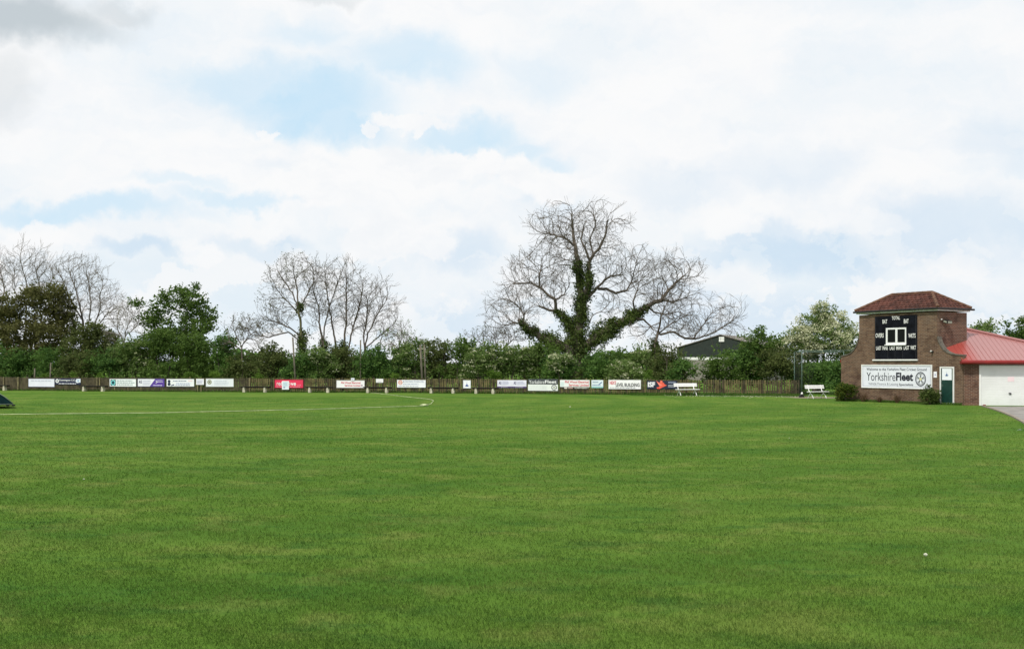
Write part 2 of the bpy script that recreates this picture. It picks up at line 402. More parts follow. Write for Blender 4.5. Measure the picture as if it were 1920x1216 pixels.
M['l_shrub'] = leafmat('leaf_shrub', ((0.040, 0.085, 0.014), (0.085, 0.140, 0.020), (0.26, 0.26, 0.045)), nscale=3)
M['blossom'] = leafmat('blossom', ((0.38, 0.41, 0.22), (0.54, 0.56, 0.36), (0.72, 0.72, 0.56)), 0.25)
M['petal'] = leafmat('petal', ((0.36, 0.38, 0.24), (0.45, 0.46, 0.32), (0.6, 0.6, 0.5)), 0.1)
M['deadleaf'] = leafmat('leaf_dead', ((0.10, 0.06, 0.035), (0.14, 0.085, 0.05), (0.17, 0.12, 0.06)), 0.2)

_ink = {}
def ink(hexcol):
    if hexcol not in _ink:
        r, g, b = (int(hexcol[i:i+2], 16) for i in (0, 2, 4))
        _ink[hexcol] = mat('ink_'+hexcol, srgb(r, g, b), 0.45, var=0.04, scale=2)
    return _ink[hexcol]

# ------------------------------------------------------------------ ground
gb = MB()
xs = [-3000, -200, -60, -30, 0, 30, 60, 200, 3000]; ys = [-60, 0, 10, 30, 60, 100, 200, 600, 3500]
for i in range(len(xs)-1):
    for j in range(len(ys)-1):
        gb.poly([(xs[i], ys[j], 0), (xs[i+1], ys[j], 0), (xs[i+1], ys[j+1], 0), (xs[i], ys[j+1], 0)])
tag(gb.build('lawn', M['lawn']), kind='structure')

# fence line
FP = [(-220, 90.0), (0, 85.6), (300, 81.6), (760, 78.6), (1220, 73.6), (1500, 71.0)]
def FY(px):
    for (a, ya), (b, yb) in zip(FP[:-1], FP[1:]):
        if px <= b or b == 1500:
            t = (px-a)/(b-a)
            Xa, Xb = (a-CX)/F*ya, (b-CX)/F*yb
            q = (px-CX)/F                       # ray/segment intersection: exact straight fence bays
            den = (Xb-Xa)-q*(yb-ya)
            tt = (q*ya-Xa)/den
            return ya+(yb-ya)*tt
def FPos(px, off=0.0):
    Y = FY(px)+off; return Vector(((px-CX)/F*Y, Y, 0))

# grass blades (stuff): real blades, thick near the camera and thinning with distance
def blades(name, X, Y, h0, h1, wid, m, z=0.0, lean=0.9):
    n = len(X); a = rng.uniform(0, 2*np.pi, n); h = rng.uniform(h0, h1, n)
    ln = rng.uniform(0.2, lean, n)*h; b = rng.uniform(0, 2*np.pi, n)
    wx, wy = np.cos(a)*wid/2, np.sin(a)*wid/2
    V = np.zeros((n, 4, 3))
    V[:, 0] = np.stack([X-wx, Y-wy, np.full(n, z-0.003)], 1); V[:, 1] = np.stack([X+wx, Y+wy, np.full(n, z-0.003)], 1)
    dx, dy = np.cos(b)*ln, np.sin(b)*ln
    V[:, 2] = np.stack([X+dx*0.45+wx*.8, Y+dy*0.45+wy*.8, z+h*0.72], 1); V[:, 3] = np.stack([X+dx, Y+dy, z+h], 1)
    q = np.arange(n*4).reshape(n, 4)
    return mesh_np(name, V.reshape(-1, 3), q, m)
def scatter(y0, y1, dens, patch=0.5):
    n = int((y1*y1-y0*y0)*0.5*1.0*dens*1.04)
    Y = np.sqrt(rng.uniform(y0*y0, y1*y1, n)); X = rng.uniform(-0.52, 0.52, n)*Y
    f = (np.sin(X*3.1+np.sin(Y*2.3)*1.7)+np.sin(Y*4.3+X*1.9)+np.sin(X*9.1+Y*7.7)*.7)/2.7
    k = rng.uniform(0, 1, n) < (0.72+patch*f)
    return X[k], Y[k]
n = 620000; Y = (6.4**-.35-rng.uniform(0, 1, n)*(6.4**-.35-75**-.35))**(-1/.35); X = rng.uniform(-0.52, 0.52, n)*Y
f = (np.sin(X*3.1+np.sin(Y*2.3)*1.7)+np.sin(Y*4.3+X*1.9)+np.sin(X*9.1+Y*7.7)*.7)/2.7
q = (X*.853+(Y-61.5)*.521-19.68*.853)                # keep the blades out of the building and off the drive
k = (rng.uniform(0, 1, n) < .75+.4*f) & (q < -.02) & (Y < 68); X, Y = X[k], Y[k]
ex = np.array([CX, 1843, 1856, 1871, 1886, 1902, 1920, 1945, 1985, 2040]); ey = np.array([2000, 761.6, 765, 769.5, 775, 782, 791.5, 808, 842, 905])
exw = (ex[1:]-CX)/F*(CH*F/(ey[1:]-HY)); eyw = CH*F/(ey[1:]-HY)
k = X < np.where(Y < eyw[0], np.interp(Y, eyw[::-1], exw[::-1])-.08, 99); X, Y = X[k], Y[k]
wid = np.clip(0.0045*Y/9, 0.0045, 0.016)
go = blades('grass', X, Y, 0.012, 0.036, wid, M['blade'])
tag(go, 'short mown green turf of the cricket outfield', 'grass', kind='stuff')

# rough verge of long grass along the foot of the fence
vx, vy = [], []
for px in np.arange(-40, 1500, 0.25):
    c = FPos(px); dens = 2 if px < 1180 else 7
    for _ in range(dens):
        vx.append(c.x+rng.uniform(-.05, .05)); vy.append(c.y-abs(rng.normal(0, 0.18 if px < 1180 else 0.8))+0.12)
vx, vy = np.array(vx), np.array(vy)
vo = blades('verge_grass', vx, vy, 0.05, 0.20, 0.035, M['blade2'])
tag(vo, 'longer ragged grass growing along the foot of the fence', 'grass', kind='stuff')
# fallen hawthorn petals near the right end of the fence
n = 1300; pxs = 1225+rng.beta(2.2, 2.2, n)*330; Yp = np.array([FY(p) for p in pxs])-rng.beta(1.6, 3.5, n)*6.0-.2-.5*np.sin(pxs*.09)
Xp = (pxs-CX)/F*Yp
a = rng.uniform(0, 6.28, n); s_ = rng.uniform(0.012, 0.034, n)
V = np.zeros((n, 4, 3))
for k in range(4): V[:, k] = np.stack([Xp+np.cos(a+k*1.57)*s_, Yp+np.sin(a+k*1.57)*s_, np.full(n, 0.03)+rng.uniform(-.01, .02, n)], 1)
tag(mesh_np('fallen_petals', V.reshape(-1, 3), np.arange(n*4).reshape(n, 4), M['petal']),
    'pale fallen blossom petals scattered on the grass before the fence', 'petals', kind='stuff')

# driveway at lower right with its kerb
edge = [(1843, 761.6), (1856, 765), (1871, 769.5), (1886, 775), (1902, 782), (1920, 791.5), (1945, 808), (1985, 842), (2040, 905), (2110, 1010)]
ep = [Vector(((px-CX)/F*GY(py), GY(py), 0)) for px, py in edge]
db = MB(); far = [Vector((p.x+40, p.y+1.5, 0)) for p in ep]
ep0 = ep[:]
for i in range(len(ep)-1): db.poly([(ep[i].x, ep[i].y, .008), (ep[i+1].x, ep[i+1].y, .008), (ep[i+1].x+40, ep[i+1].y+1, .008), (ep[i].x+40, ep[i].y+1, .008)])
tag(db.build('driveway', M['tarmac']), kind='structure')
kb = MB()
for i in range(len(ep)-1):
    a, b = ep[i], ep[i+1]; d = (b-a).normalized(); nrm = Vector((-d.y, d.x, 0)); nrm = nrm if nrm.x < 0 else -nrm
    kb.prism([a+nrm*.09+Vector((0,0,-.02)), a-nrm*.03+Vector((0,0,-.02)), a-nrm*.03+Vector((0,0,.055)), a+nrm*.09+Vector((0,0,.055))], (b-a)*0.985)
tag(kb.build('kerb', M['kerb']), kind='structure')
# bare worn patch round the second bench
wp = MB(); c0 = Vector(((1532-CX)/F*GY(746), GY(745), 0))
pts = [(c0.x+1.75*math.cos(t)*(1+.18*math.sin(3*t+1)), c0.y+1.5*math.sin(t)*(1+.15*math.sin(5*t)), .006) for t in np.linspace(0, 2*math.pi, 40)[:-1]]
wp.poly(pts); tag(wp.build('worn_ground', M['soil']), kind='structure')

# ------------------------------------------------------------------ picket fence
fence_labels = ['weathered wooden fence bays at the far left behind the white blank banner',
                'brown wooden fence run behind the row of white boards on the left',
                'brown picket fence run behind the red banner and middle boards',
                'brown picket fence run below the big ivy covered tree',
                'weathered picket fence run at the right behind the white bench']
for k in range(5):
    a = FPos(FP[k][0]); b = FPos(FP[k+1][0]-0.001 if k < 4 else 1500)
    L = (b-a).length; ang = math.atan2(b.y-a.y, b.x-a.x)
    th = thing('picket_fence', fence_labels[k], 'fence', a, ang, 'runs of picket fence round the ground')
    nb = max(1, round(L/2.4)); bay = L/nb
    for i in range(nb):
        x0 = i*bay; f = MB(); np_ = int(bay/(0.15 if k > 1 else .125)); sp = bay/np_
        pxm = FP[k][0]+(FP[k+1][0]-FP[k][0])*(i+.5)/nb
        closed = pxm < 500
        for j in range(np_):
            if rnd.random() < 0.012 and not closed: continue
            xx = x0+(j+.5)*sp+rnd.uniform(-.012, .012); wdt = 0.060 if closed else .052
            h = 1.07+rnd.uniform(-.025, .02); y = rnd.uniform(-.008, .004); lean = rnd.uniform(-.012, .012)
            f.prism([(xx-wdt, y-.035, .01), (xx+wdt, y-.035, .01), (xx+wdt+lean, y-.035, h-.03), (xx+lean, y-.035, h), (xx-wdt+lean, y-.035, h-.03)], (0, .018, 0), m=1 if (closed or rnd.random() < .35) else 0)
        f.build('picket_panel', [M['fence'], M['fence2']], th)
        if i % 1 == 0:
            p = MB(); p.box(x0-.045, x0+.045, .03, .12, 0, 1.12 if rnd.random() < .5 else 1.04); p.build('post', M['post'] if rnd.random() < .3 else M['fence2'], th)
    r = MB(); r.box(0, L, -.012, .028, .26, .34); r.box(0, L, -.012, .028, .80, .88)
    r.build('rail', M['fence2'], th)

# ------------------------------------------------------------------ banners and boards on the fence
def bars(m_, x0, x1, z0, z1, rows, m, y, seed, fill=.55):
    """rows of small illegible print drawn as short dashes"""
    r = random.Random(seed); dz = (z1-z0)/rows
    for k in range(rows):
        z = z1-(k+.5)*dz; x = x0; end = x0+(x1-x0)*r.uniform(.75, 1)
        while x < end:
            l = r.uniform(.05, .16)*(x1-x0); e = min(end, x+l)
            m_.poly([(x, y, z-dz*.2), (e, y, z-dz*.2), (e, y, z+dz*.2), (x, y, z+dz*.2)], m); x += l+.025*(x1-x0)
def board(name, px0, px1, y0, y1, label, cat, base, els=(), frame=None, group='advertising boards on the fence', off=0.09, feet=(), thick=.02):
    a = FPos(px0, -off); b = FPos(px1, -off); L = (b-a).length; ang = math.atan2(b.y-a.y, b.x-a.x)
    Ym = (a.y+b.y)/2; zt = CH-(y0-HY)*Ym/F; zb = CH-(y1-HY)*Ym/F; H = zt-zb
    th = thing(name, label, cat, (a.x, a.y, 0), ang, group)
    p = MB(); p.box(0, L, 0, thick, zb, zt); p.build('panel', ink(base), th)
    cols = []; by = {}
    def X_(u): return u*L
    def Z_(v): return zt-v*H
    def ci(c):
        if c not in cols: cols.append(c)
        return cols.index(c)
    txt, emb = MB(), MB(); tc_, ec_ = [], []
    def idx(lst, c):
        if c not in lst: lst.append(c)
        return lst.index(c)
    for i, e in enumerate(els):
        k = e[0]
        if k == 'rect': _, u0, v0, u1, v1, c = e; yy = -.004; emb.poly([(X_(u0), yy, Z_(v1)), (X_(u1), yy, Z_(v1)), (X_(u1), yy, Z_(v0)), (X_(u0), yy, Z_(v0))], idx(ec_, c))
        elif k == 'poly': _, pts, c, lay = e; emb.poly([(X_(u), -.004-.003*lay, Z_(v)) for u, v in pts], idx(ec_, c))
        elif k == 'disc': _, u, v, r, rin, c, lay = e; emb.disc(X_(u), -.004-.003*lay, Z_(v), r*H, 24, idx(ec_, c), rin)
        elif k == 'text':
            _, s, u0, v0, u1, v1, c, bold = e; tm = MB(); tm.text(s, X_(u0), X_(u1), Z_(v1), Z_(v0), -.013, 0, bold*.4); tm.build('lettering', ink(c), th)
        elif k == 'bars': _, u0, v0, u1, v1, rows, c = e; bars(txt, X_(u0), X_(u1), Z_(v1), Z_(v0), rows, idx(tc_, c), -.012, i*7+int(px0))
    if emb.v: emb.build('emblem', [ink(c) for c in ec_], th)
    if txt.v: txt.build('small_print', [ink(c) for c in tc_], th)
    if frame:
        f = MB(); t_ = .03
        f.box(-t_, L+t_, -.008, thick+.004, zb-t_, zb); f.box(-t_, L+t_, -.008, thick+.004, zt, zt+t_); f.box(-t_, 0, -.008, thick+.004, zb, zt); f.box(L, L+t_, -.008, thick+.004, zb, zt)
        f.build('frame', ink(frame), th)
    for u in feet:
        f = MB(); f.box(u*L-.035, u*L+.035, thick+.002, thick+.06, 0, zt+.03); f.build('post', M['post'], th)
    return th
WH = 'F2F3F6'
board('advertising_board', 53.5, 102, 709.8, 724.5, 'plain white board, leftmost of all on the fence', 'banner', 'E4E6F4', [('bars', .1, .08, .95, .4, 1, 'C9CBDD')], frame='3A3F58')
board('advertising_board', 103.5, 151, 709, 720.6, 'navy club board reading Dunnington C.C. with white round crests', 'banner', '252A48',
      [('disc', .08, .42, .32, 0, WH, 0), ('disc', .08, .42, .16, .4, '252A48', 1), ('text', 'Dunnington C.C.', .17, .14, .80, .50, WH, .03), ('rect', .88, .05, 1.0, .66, 'DCE4F0'),
       ('disc', .88, .40, .34, 0, 'DCE4F0', 1), ('disc', .91, .38, .14, 0, '7FA6CC', 2), ('bars', .14, .70, .85, .98, 1, 'E8E8F0')])
board('advertising_board', 205.5, 255, 710, 724, 'white board with teal square and dark ring emblem', 'banner', 'EDF2F5',
      [('rect', .035, .1, .235, .9, '0E3E44'), ('disc', .135, .5, .37, .62, '7FD3D8', 1), ('disc', .135, .5, .22, 0, '0A4450', 2), ('bars', .27, .1, .95, .9, 3, '8FA0A8')], feet=(.18, .69), frame='55595C')
board('advertising_board', 258.5, 308, 710, 724, 'white and purple board split by a diagonal', 'banner', 'E9EAF4',
      [('text', 'AS', .04, .18, .16, .58, '3D3A66', .03), ('bars', .19, .15, .5, .85, 3, 'BFC0D6'), ('poly', [(.45, 1), (.66, 0), (1, 0), (1, 1)], '5A3F9C', 0),
       ('text', '>', .68, .2, .75, .6, WH, .02), ('bars', .72, .1, .97, .5, 2, 'D8CFF0'), ('bars', .58, .72, .97, .98, 1, 'D8CFF0')], feet=(.11, .87), frame='4A4568')
board('advertising_board', 312.5, 364, 710, 724, 'white board with dark blue figure logo on its left', 'banner', 'F0F2F6',
      [('disc', .09, .32, .20, 0, '24304E', 0), ('disc', .09, .70, .22, 0, '24304E', 0), ('poly', [(.15, .85), (.27, .7), (.28, .86), (.16, .95)], '39466A', 0), ('bars', .24, .15, .78, .4, 1, '7A86A6'),
       ('bars', .34, .5, .95, .72, 1, '7E92C4'), ('bars', .32, .74, .95, .95, 1, '8290B8'), ('rect', .78, .15, .93, .35, 'F2DDE2')], frame='4E5256')
board('notice_board', 368.5, 381.5, 710.5, 720, 'small square white notice standing on two thin posts', 'sign', 'E6E6F2', [('bars', .12, .2, .9, .85, 3, 'BDBDD0')], feet=(.12, .62), off=.2, frame='F4F4F4', group=None)
board('advertising_board', 386.5, 437.5, 710, 724, 'white board with an olive round crest and faint print', 'banner', 'E8ECF4',
      [('disc', .125, .42, .30, .6, '8C8C62', 1), ('disc', .125, .42, .12, 0, '6E6F4A', 1), ('bars', .3, .15, .85, .85, 3, 'CBD2DF')], frame='B9BDB8')
board('advertising_board', 515.5, 568, 711.8, 726.3, 'bright red banner with white lowercase lettering', 'banner', 'E2365A',
      [('text', 're', .07, .34, .19, .72, WH, 0), ('text', 'd', .195, .24, .255, .72, WH, 0), ('text', 'o', .48, .34, .555, .74, WH, .02), ('text', 've', .57, .36, .755, .74, WH, .04), ('text', '.co.uk', .78, .56, .93, .74, 'F7A8B8', .02), ('bars', .05, .84, .95, .96, 1, 'F5B8C4')], frame='8E2038')
board('poster', 529.5, 541, 714.6, 729, 'pale blue poster stuck over the middle of the red banner', 'poster', 'DCEAF4', [('bars', .15, .12, .85, .6, 4, 'A8C6D8'), ('rect', .15, .68, .45, .88, '9AA2C0')], frame='F4F6FA', off=.14, group=None)
board('advertising_board', 631.5, 683, 713.2, 726, 'white board with pink red print, left one reading Phil Wood Electrical', 'banner', 'F1F1F4',
      [('text', 'Phil Wood Electrical', .16, .16, .86, .44, 'D42A50', .03), ('text', 'Services Limited', .29, .56, .86, .84, 'D42A50', .03), ('rect', .9, .56, .93, .84, '80406A')], frame='C6C2C4')
board('notice_board', 658, 664.5, 708.2, 713, 'tiny white notice on top of the red lettered board', 'sign', 'E6E9F4', [('bars', .15, .3, .85, .7, 1, '8C92B8')], off=.13, group=None)
board('notice_board', 705, 718.5, 709.8, 717, 'small blank white sign between two boards on the fence', 'sign', 'F0F0F2', [('bars', .2, .6, .8, .85, 1, 'C8C8CC')], group=None)
board('advertising_board', 744.5, 798, 712, 726, 'white board with orange round emblem and grey print', 'banner', 'EEF0F8',
      [('disc', .115, .33, .30, .72, 'E08A6A', 1), ('text', 'm', .075, .22, .155, .44, 'E08A6A', .03), ('text', 'M. WATSON TOWN LTD', .21, .12, .93, .30, '8490AE', .02), ('bars', .21, .48, .93, .62, 1, '8C9AC0'), ('bars', .04, .78, .95, .9, 1, '787C8C')])
def crest(u, v, s, c='2D4F96'):
    """church spire over an arc"""
    return [('poly', [(u-.05*s, v+.06*s), (u, v-.34*s), (u+.05*s, v+.06*s)], c, 0), ('poly', [(u-.1*s, v+.02*s), (u+.1*s, v+.02*s), (u+.12*s, v+.14*s), (u-.12*s, v+.14*s)], c, 1),
            ('poly', [(u-.26*s, v+.1*s), (u-.12*s, v+.14*s), (u+.12*s, v+.14*s), (u+.26*s, v+.1*s), (u+.16*s, v+.24*s), (u-.16*s, v+.24*s)], c, 2)]
board('notice_board', 869, 882, 713, 726.8, 'small upright white sign with a blue spire crest', 'sign', 'EEF1F8', crest(.5, .52, 1.1), frame='C8CCD0', group=None)
board('advertising_board', 932.5, 987, 712.3, 724, 'white board with two small blue logos and mauve foot strip', 'banner', 'E2E2F2',
      [('text', 'AS', .05, .2, .14, .68, '3A3870', .04), ('text', 'AS', .565, .2, .655, .68, '3A3870', .04), ('bars', .18, .15, .45, .75, 3, 'A9AAC8'), ('bars', .69, .15, .97, .75, 3, 'A9AAC8')])
board('banner_strip', 932.5, 987, 724.3, 726.8, 'mauve strip under the board with two small blue logos', 'banner', '5A4A78', [('bars', .12, .1, .4, .9, 1, 'C8C0DC'), ('bars', .62, .1, .9, .9, 1, 'C8C0DC')])
def wheel(u, v, r, asp):
    els = [('disc', u, v, r, .80, '1E2438', 1)]
    for k in range(5):
        t = 2*math.pi*k/5+math.pi; w_ = .10
        dx, dz = math.sin(t), math.cos(t)
        els.append(('poly', [(u+(dz*w_*r-0)*asp, v+dx*w_*r*1), (u+(dx*.8*r+dz*w_*.9*r)*asp, v-dz*.8*r+dx*w_*.9*r), (u+(dx*.8*r-dz*w_*.9*r)*asp, v-dz*.8*r-dx*w_*.9*r), (u-dz*w_*r*asp, v-dx*w_*r)], '9AA0A0', 1))
    els.append(('disc', u, v, r*.2, 0, 'B8B890', 2))
    return els
board('advertising_board', 990, 1046, 710.2, 732, 'grey and white board with white Yorkshire Fleet lettering and wheel logo', 'banner', 'E9EEEC',
      [('rect', 0, 0, 1, .46, '42474B'), ('text', 'Yorkshire', .04, .10, .55, .40, WH, .0), ('text', 'Fleet', .57, .10, .955, .36, WH, .05), ('bars', .05, .55, .75, .92, 2, 'DDE2E4')]+wheel(.875, .72, .24, .39))
board('advertising_board', 1050, 1105.5, 712, 725, 'white board with red print beside the grey wheel board', 'banner', 'EDF1F2',
      [('text', 'Phil Wood Electrical', .17, .10, .97, .44, 'D8304A', .03), ('text', 'Services Limited', .30, .54, .97, .90, 'D8304A', .03), ('rect', .02, .3, .14, .9, 'D4E4E6')])
board('banner_strip', 1053, 1104, 725.6, 728.4, 'dark strip with white telephone digits under red print board', 'banner', '2E2C26', [('text', '01904 489371', .48, .12, .98, .9, 'F4F4EC', .03), ('rect', .10, .0, .21, 1, 'D8D0C8'), ('rect', .24, .1, .42, .9, 'B89A94')])
board('advertising_board', 1109, 1131, 712, 726.8, 'small pale teal board with a blue swoosh', 'banner', 'DCE9F0', [('poly', [(.6, .52), (.9, .2), (.88, .36), (.66, .58)], '4A6AA0', 0), ('bars', .1, .12, .6, .4, 1, '9AAAC0'), ('bars', .08, .55, .92, .75, 1, '6E90B8'), ('rect', 0, .82, 1, 1, '9CCBCB')])
board('advertising_board', 1141.5, 1201, 712.3, 728.3, 'white board reading NEXT LEVEL BUILDING', 'banner', 'F4F4F6',
      [('text', 'NEXT', .03, .12, .235, .50, 'D63A52', .05), ('text', 'LEVEL', .225, .34, .47, .76, '1B1D22', .04), ('text', 'BUILDING', .50, .34, .97, .76, '1B1D22', .04), ('bars', .04, .82, .96, .95, 1, '55606A')], frame='C9C9C9')
board('advertising_board', 1213, 1270, 713.2, 728.8, 'navy board with white ISF letters and a salmon red bird', 'banner', '232C40',
      [('text', 'ISF', .03, .16, .27, .78, 'F4F6FA', .10),
       ('poly', [(.30, .0), (.42, .28), (.45, -.02), (.50, .0), (.52, .3), (.55, .2), (.58, .44), (.66, .55), (.58, .70), (.50, .82), (.42, 1.0), (.34, .96), (.31, .84), (.42, .72), (.40, .58)][::-1], 'F0644E', 1),
       ('disc', .475, .16, .17, 0, 'F0745E', 2), ('poly', [(.33, .12), (.45, .42), (.52, .56), (.42, .62)][::-1], 'F8907C', 3), ('disc', .38, .90, .10, 0, 'E8503C', 2),
       ('bars', .70, .08, .97, .36, 2, 'A8B4CC'), ('bars', .70, .48, .97, .80, 2, 'DDE4F0')])

# ------------------------------------------------------------------ low plank benches on stone pedestals
pairs = [(-24, 9), (158, 193), (458, 497), (581, 615), (690, 725), (809, 850), (893, 925)]
blabel = ['low plank bench at the left edge by the dark green cover', 'low plank bench right of the navy club board', 'low plank bench between white crest board and red banner',
          'low plank bench right of the red banner', 'low plank bench right of the red lettered board', 'low plank bench right of the orange emblem board', 'low plank bench right of the blue spire crest sign']
for (a_, b_), lb in zip(pairs, blabel):
    A = FPos(a_, -.75); B = FPos(b_, -.75); L = (B-A).length; ang = math.atan2(B.y-A.y, B.x-A.x)
    th = thing('plank_bench', lb, 'bench', A, ang, 'low benches along the fence')
    s = MB(); s.box(-.35, L+.35, -.17, .17, .40, .45); s.box(-.35, L+.35, .14, .17, .33, .40); s.build('seat', M['seatwood'], th, bevel=.008)
    for x in (0, L):
        p = MB()
        p.prism([(x-.09, -.14, 0), (x+.09, -.14, 0), (x+.10, -.14, .14), (x+.06, -.14, .30), (x+.05, -.14, .39), (x-.05, -.14, .39), (x-.08, -.14, .30), (x-.10, -.14, .14)], (0, .28, 0))
        p.build('leg', M['legstone'], th, bevel=.01)

# ------------------------------------------------------------------ white park benches
def white_bench(px, py, width, rz, label):
    Yb = GY(py); c = Vector(((px-CX)/F*Yb, Yb, 0))
    th = thing('park_bench', label, 'bench', c, rz, 'white benches at the boundary')
    w2 = width/2
    s = MB()
    for y in (-.34, -.20, -.06): s.box(-w2, w2, y, y+.12, .41, .45)
    s.build('seat', M['white'], th, bevel=.006)
    b = MB()
    for k, (y, z) in enumerate(((.155, .62), (.185, .735))):
        b.prism([(-w2-.02, y, z), (-w2-.02, y+.035, z+.10), (-w2-.02, y+.06, z+.095), (-w2-.02, y+.025, z-.005)], (width+.04, 0, 0))
    b.build('backrest', M['white'], th)
    for x in (-w2*.70, w2*.70):
        l = MB()
        l.tube([(x, .24, .84), (x, .17, .62), (x, .08, .45), (x, -.03, .34), (x, -.20, .22), (x, -.29, .08), (x, -.31, 0)], .028, 6)
        l.tube([(x, -.06, .31), (x, .06, .24), (x, .17, .10), (x, .20, 0)], .026, 6)
        l.tube([(x, .08, .43), (x, -.33, .40)], .02, 6)
        l.build('leg', M['white'], th, smooth=True)
    return th
white_bench(1287.5, 741.6, 1.66, math.radians(17), 'white slatted bench in front of the fence below the bird board')
white_bench(1531, 747, 1.42, math.radians(24), 'white slatted bench under the blossoming hawthorn beside the brick tower')

# ------------------------------------------------------------------ cricket net frame
Af = Vector(((1489.5-CX)/F*GY(740.5), GY(740.5), 0)); Bf = Vector(((1503.5-CX)/F*69.8, 69.8, 0)); Cf = Vector(((1600-CX)/F*69.0, 69.0, 0))
th = thing('net_frame', 'tall green steel net cage frame left of the brick tower', 'net frame', Bf)
for P_, h_ in ((Af, 2.95), (Bf, 3.0), (Cf, 3.0), (Cf+(Af-Bf), 2.95)):
    p = MB(); q = P_-Bf; p.tube([(q.x, q.y, 0), (q.x, q.y, h_)], .028, 8); p.build('pole', M['steel'], th, smooth=True)
p = MB(); q = Cf-Bf; p.tube([(0, 0, 3.0), (q.x, q.y, 3.0)], .024, 8); q2 = Af-Bf; p.tube([(0, 0, 2.99), (q2.x, q2.y, 2.94)], .024, 8)
p.tube([(q2.x, q2.y, 2.94), (q.x+q2.x, q.y+q2.y, 2.94)], .024, 8); p.build('crossbar', M['steel'], th, smooth=True)
nb = MB(); L = q2.length; d = q2.normalized()
for k in range(0, 30):
    t = k/29; x = d*(L*t); nb.tube([(x.x+.02*math.sin(k), x.y, 2.9), (x.x+.02*math.sin(k*2.3), x.y, .05)], .0045, 3, cap=False)
for k in range(58):
    z = .05+k*.05; nb.tube([(0, 0, z), (q2.x, q2.y, z)], .004, 3, cap=False)
qd = q.normalized()
for k in range(0, 24):
    x = qd*(k*.045); nb.tube([(x.x, x.y+.02, 2.95), (x.x*.4+.05*math.sin(k), x.y+.05, .1)], .004, 3, cap=False)
nb.build('net', M['net'], th)

# bag and ball by the net frame
Yb = GY(744.5); th = thing('kit_bag', 'dark bag with a pale object on it at the foot of the net frame', 'bag', ((1503-CX)/F*Yb, Yb, 0))
b = MB(); ring = []
for (x, z0) in ((-.16, .07), (-.10, .17), (0, .21), (.10, .15), (.17, .06)): ring.append((x, z0))
b.prism([(-.18, -.09, 0), (.18, -.09, 0)]+[(x, -.09, z) for x, z in ring[::-1]], (0, .2, 0)); b.build('bag', M['blackp'], th, bevel=.03)
b = MB(); b.tube([(0, -.02, .18), (.015, -.02, .23), (.02, -.02, .29), (.01, -.02, .33)], [.05, .07, .06, .02], 10); b.build('helmet', M['white'], th, smooth=True)

# ------------------------------------------------------------------ boundary rope
rp = [(-30, 777.6), (60, 776.5), (130, 775.8), (200, 775), (300, 774), (380, 772.2), (470, 770.3), (560, 768.3), (650, 765.6), (730, 763), (790, 761.3), (797, 759.7), (801, 758.6), (808, 757), (810.5, 754), (812.8, 751.3), (808, 749.5), (799, 747.8),
      (780, 745.8), (760, 743.8), (740, 741.3), (718, 738.6), (700, 736.6), (660, 734.6), (600, 733.2), (520, 732.4), (430, 731.6), (330, 730.9), (200, 730)]
gp = [Vector(((x-CX)/F*GY(y), GY(y), .02)) for x, y in rp]
sm = []
for i in range(len(gp)-1):
    n_ = max(2, int((gp[i+1]-gp[i]).length/.6)); p0 = gp[max(0, i-1)]; p1 = gp[i]; p2 = gp[i+1]; p3 = gp[min(len(gp)-1, i+2)]
    lin = (p2-p1).length > 8
    for k in range(n_):
        t = k/n_
        v = p1.lerp(p2, t) if lin or (p1-p0).length > 8*(p2-p1).length else 0.5*((2*p1)+(-p0+p2)*t+(2*p0-5*p1+4*p2-p3)*t*t+(-p0+3*p1-3*p2+p3)*t**3)
        v = Vector(v); v.x += rnd.uniform(-.02, .02); v.y += rnd.uniform(-.03, .03); v.z = .016+rnd.uniform(0, .010); sm.append(v)
sm.append(gp[-1])
rb = MB(); rb.tube(sm, .014, 6)
ro = rb.build('boundary_rope', M['rope'], smooth=True); tag(ro, 'pale boundary rope laid on the grass in a long bend', 'rope')
c0 = Vector(((797-CX)/F*GY(760.2), GY(760.2), 0)); cb = MB(); ps = []
for k in range(60):
    t = k*.55; ps.append((c0.x-.05+.15*math.cos(t)*(1+.4*math.sin(k*.7)), c0.y+.30*math.sin(t)*(1+.3*math.cos(k*.9)), .02+.0008*k+.012*math.sin(k*1.7)))
cb.tube(ps, .016, 5); tag(cb.build('rope_coil', M['rope'], smooth=True), 'spare end of the pale rope heaped in a coil on the grass', 'rope')

# ------------------------------------------------------------------ mobile pitch cover (left edge)
Yc = 51.5; tip = PX(24.5, 757, Yc)
th = thing('pitch_cover', 'dark green domed wheeled pitch cover at the left edge', 'cover', (tip.x, Yc, 0), math.radians(27))
zb = tip.z
prof = []
for k in range(13):
    t = k/12; prof.append((-4.4*t, zb+.02+1.45*(1-math.exp(-4.4*t/1.45))))
c = MB(); c.prism([(0, 0, zb)]+[(x, 0, z) for x, z in prof]+[(x-8.8-2*x, 0, z) for x, z in prof[::-1]][1:]+[(-8.8, 0, zb)], (0, 3.2, 0)); c.build('shell', M['cover'], th)
e = MB(); e.tube([(x, -.02, z+.012) for x, z in prof], .022, 6); e.tube([(0, -.01, zb), (-8.8, -.01, zb)], .02, 6, 0)
e.build('edge_trim', M['coverw'], th, smooth=True)
fr = MB(); fr.box(-8.7, 0.02, .02, .1, zb-.05, zb-.005); fr.box(-8.7, 0.02, 3.1, 3.18, zb-.05, zb-.005); fr.box(-.05, .10, -.02, .06, zb-.09, zb-.02); fr.box(-.30, -.16, -.02, .06, zb-.09, zb-.052)
fr.build('frame', M['blackp'], th)
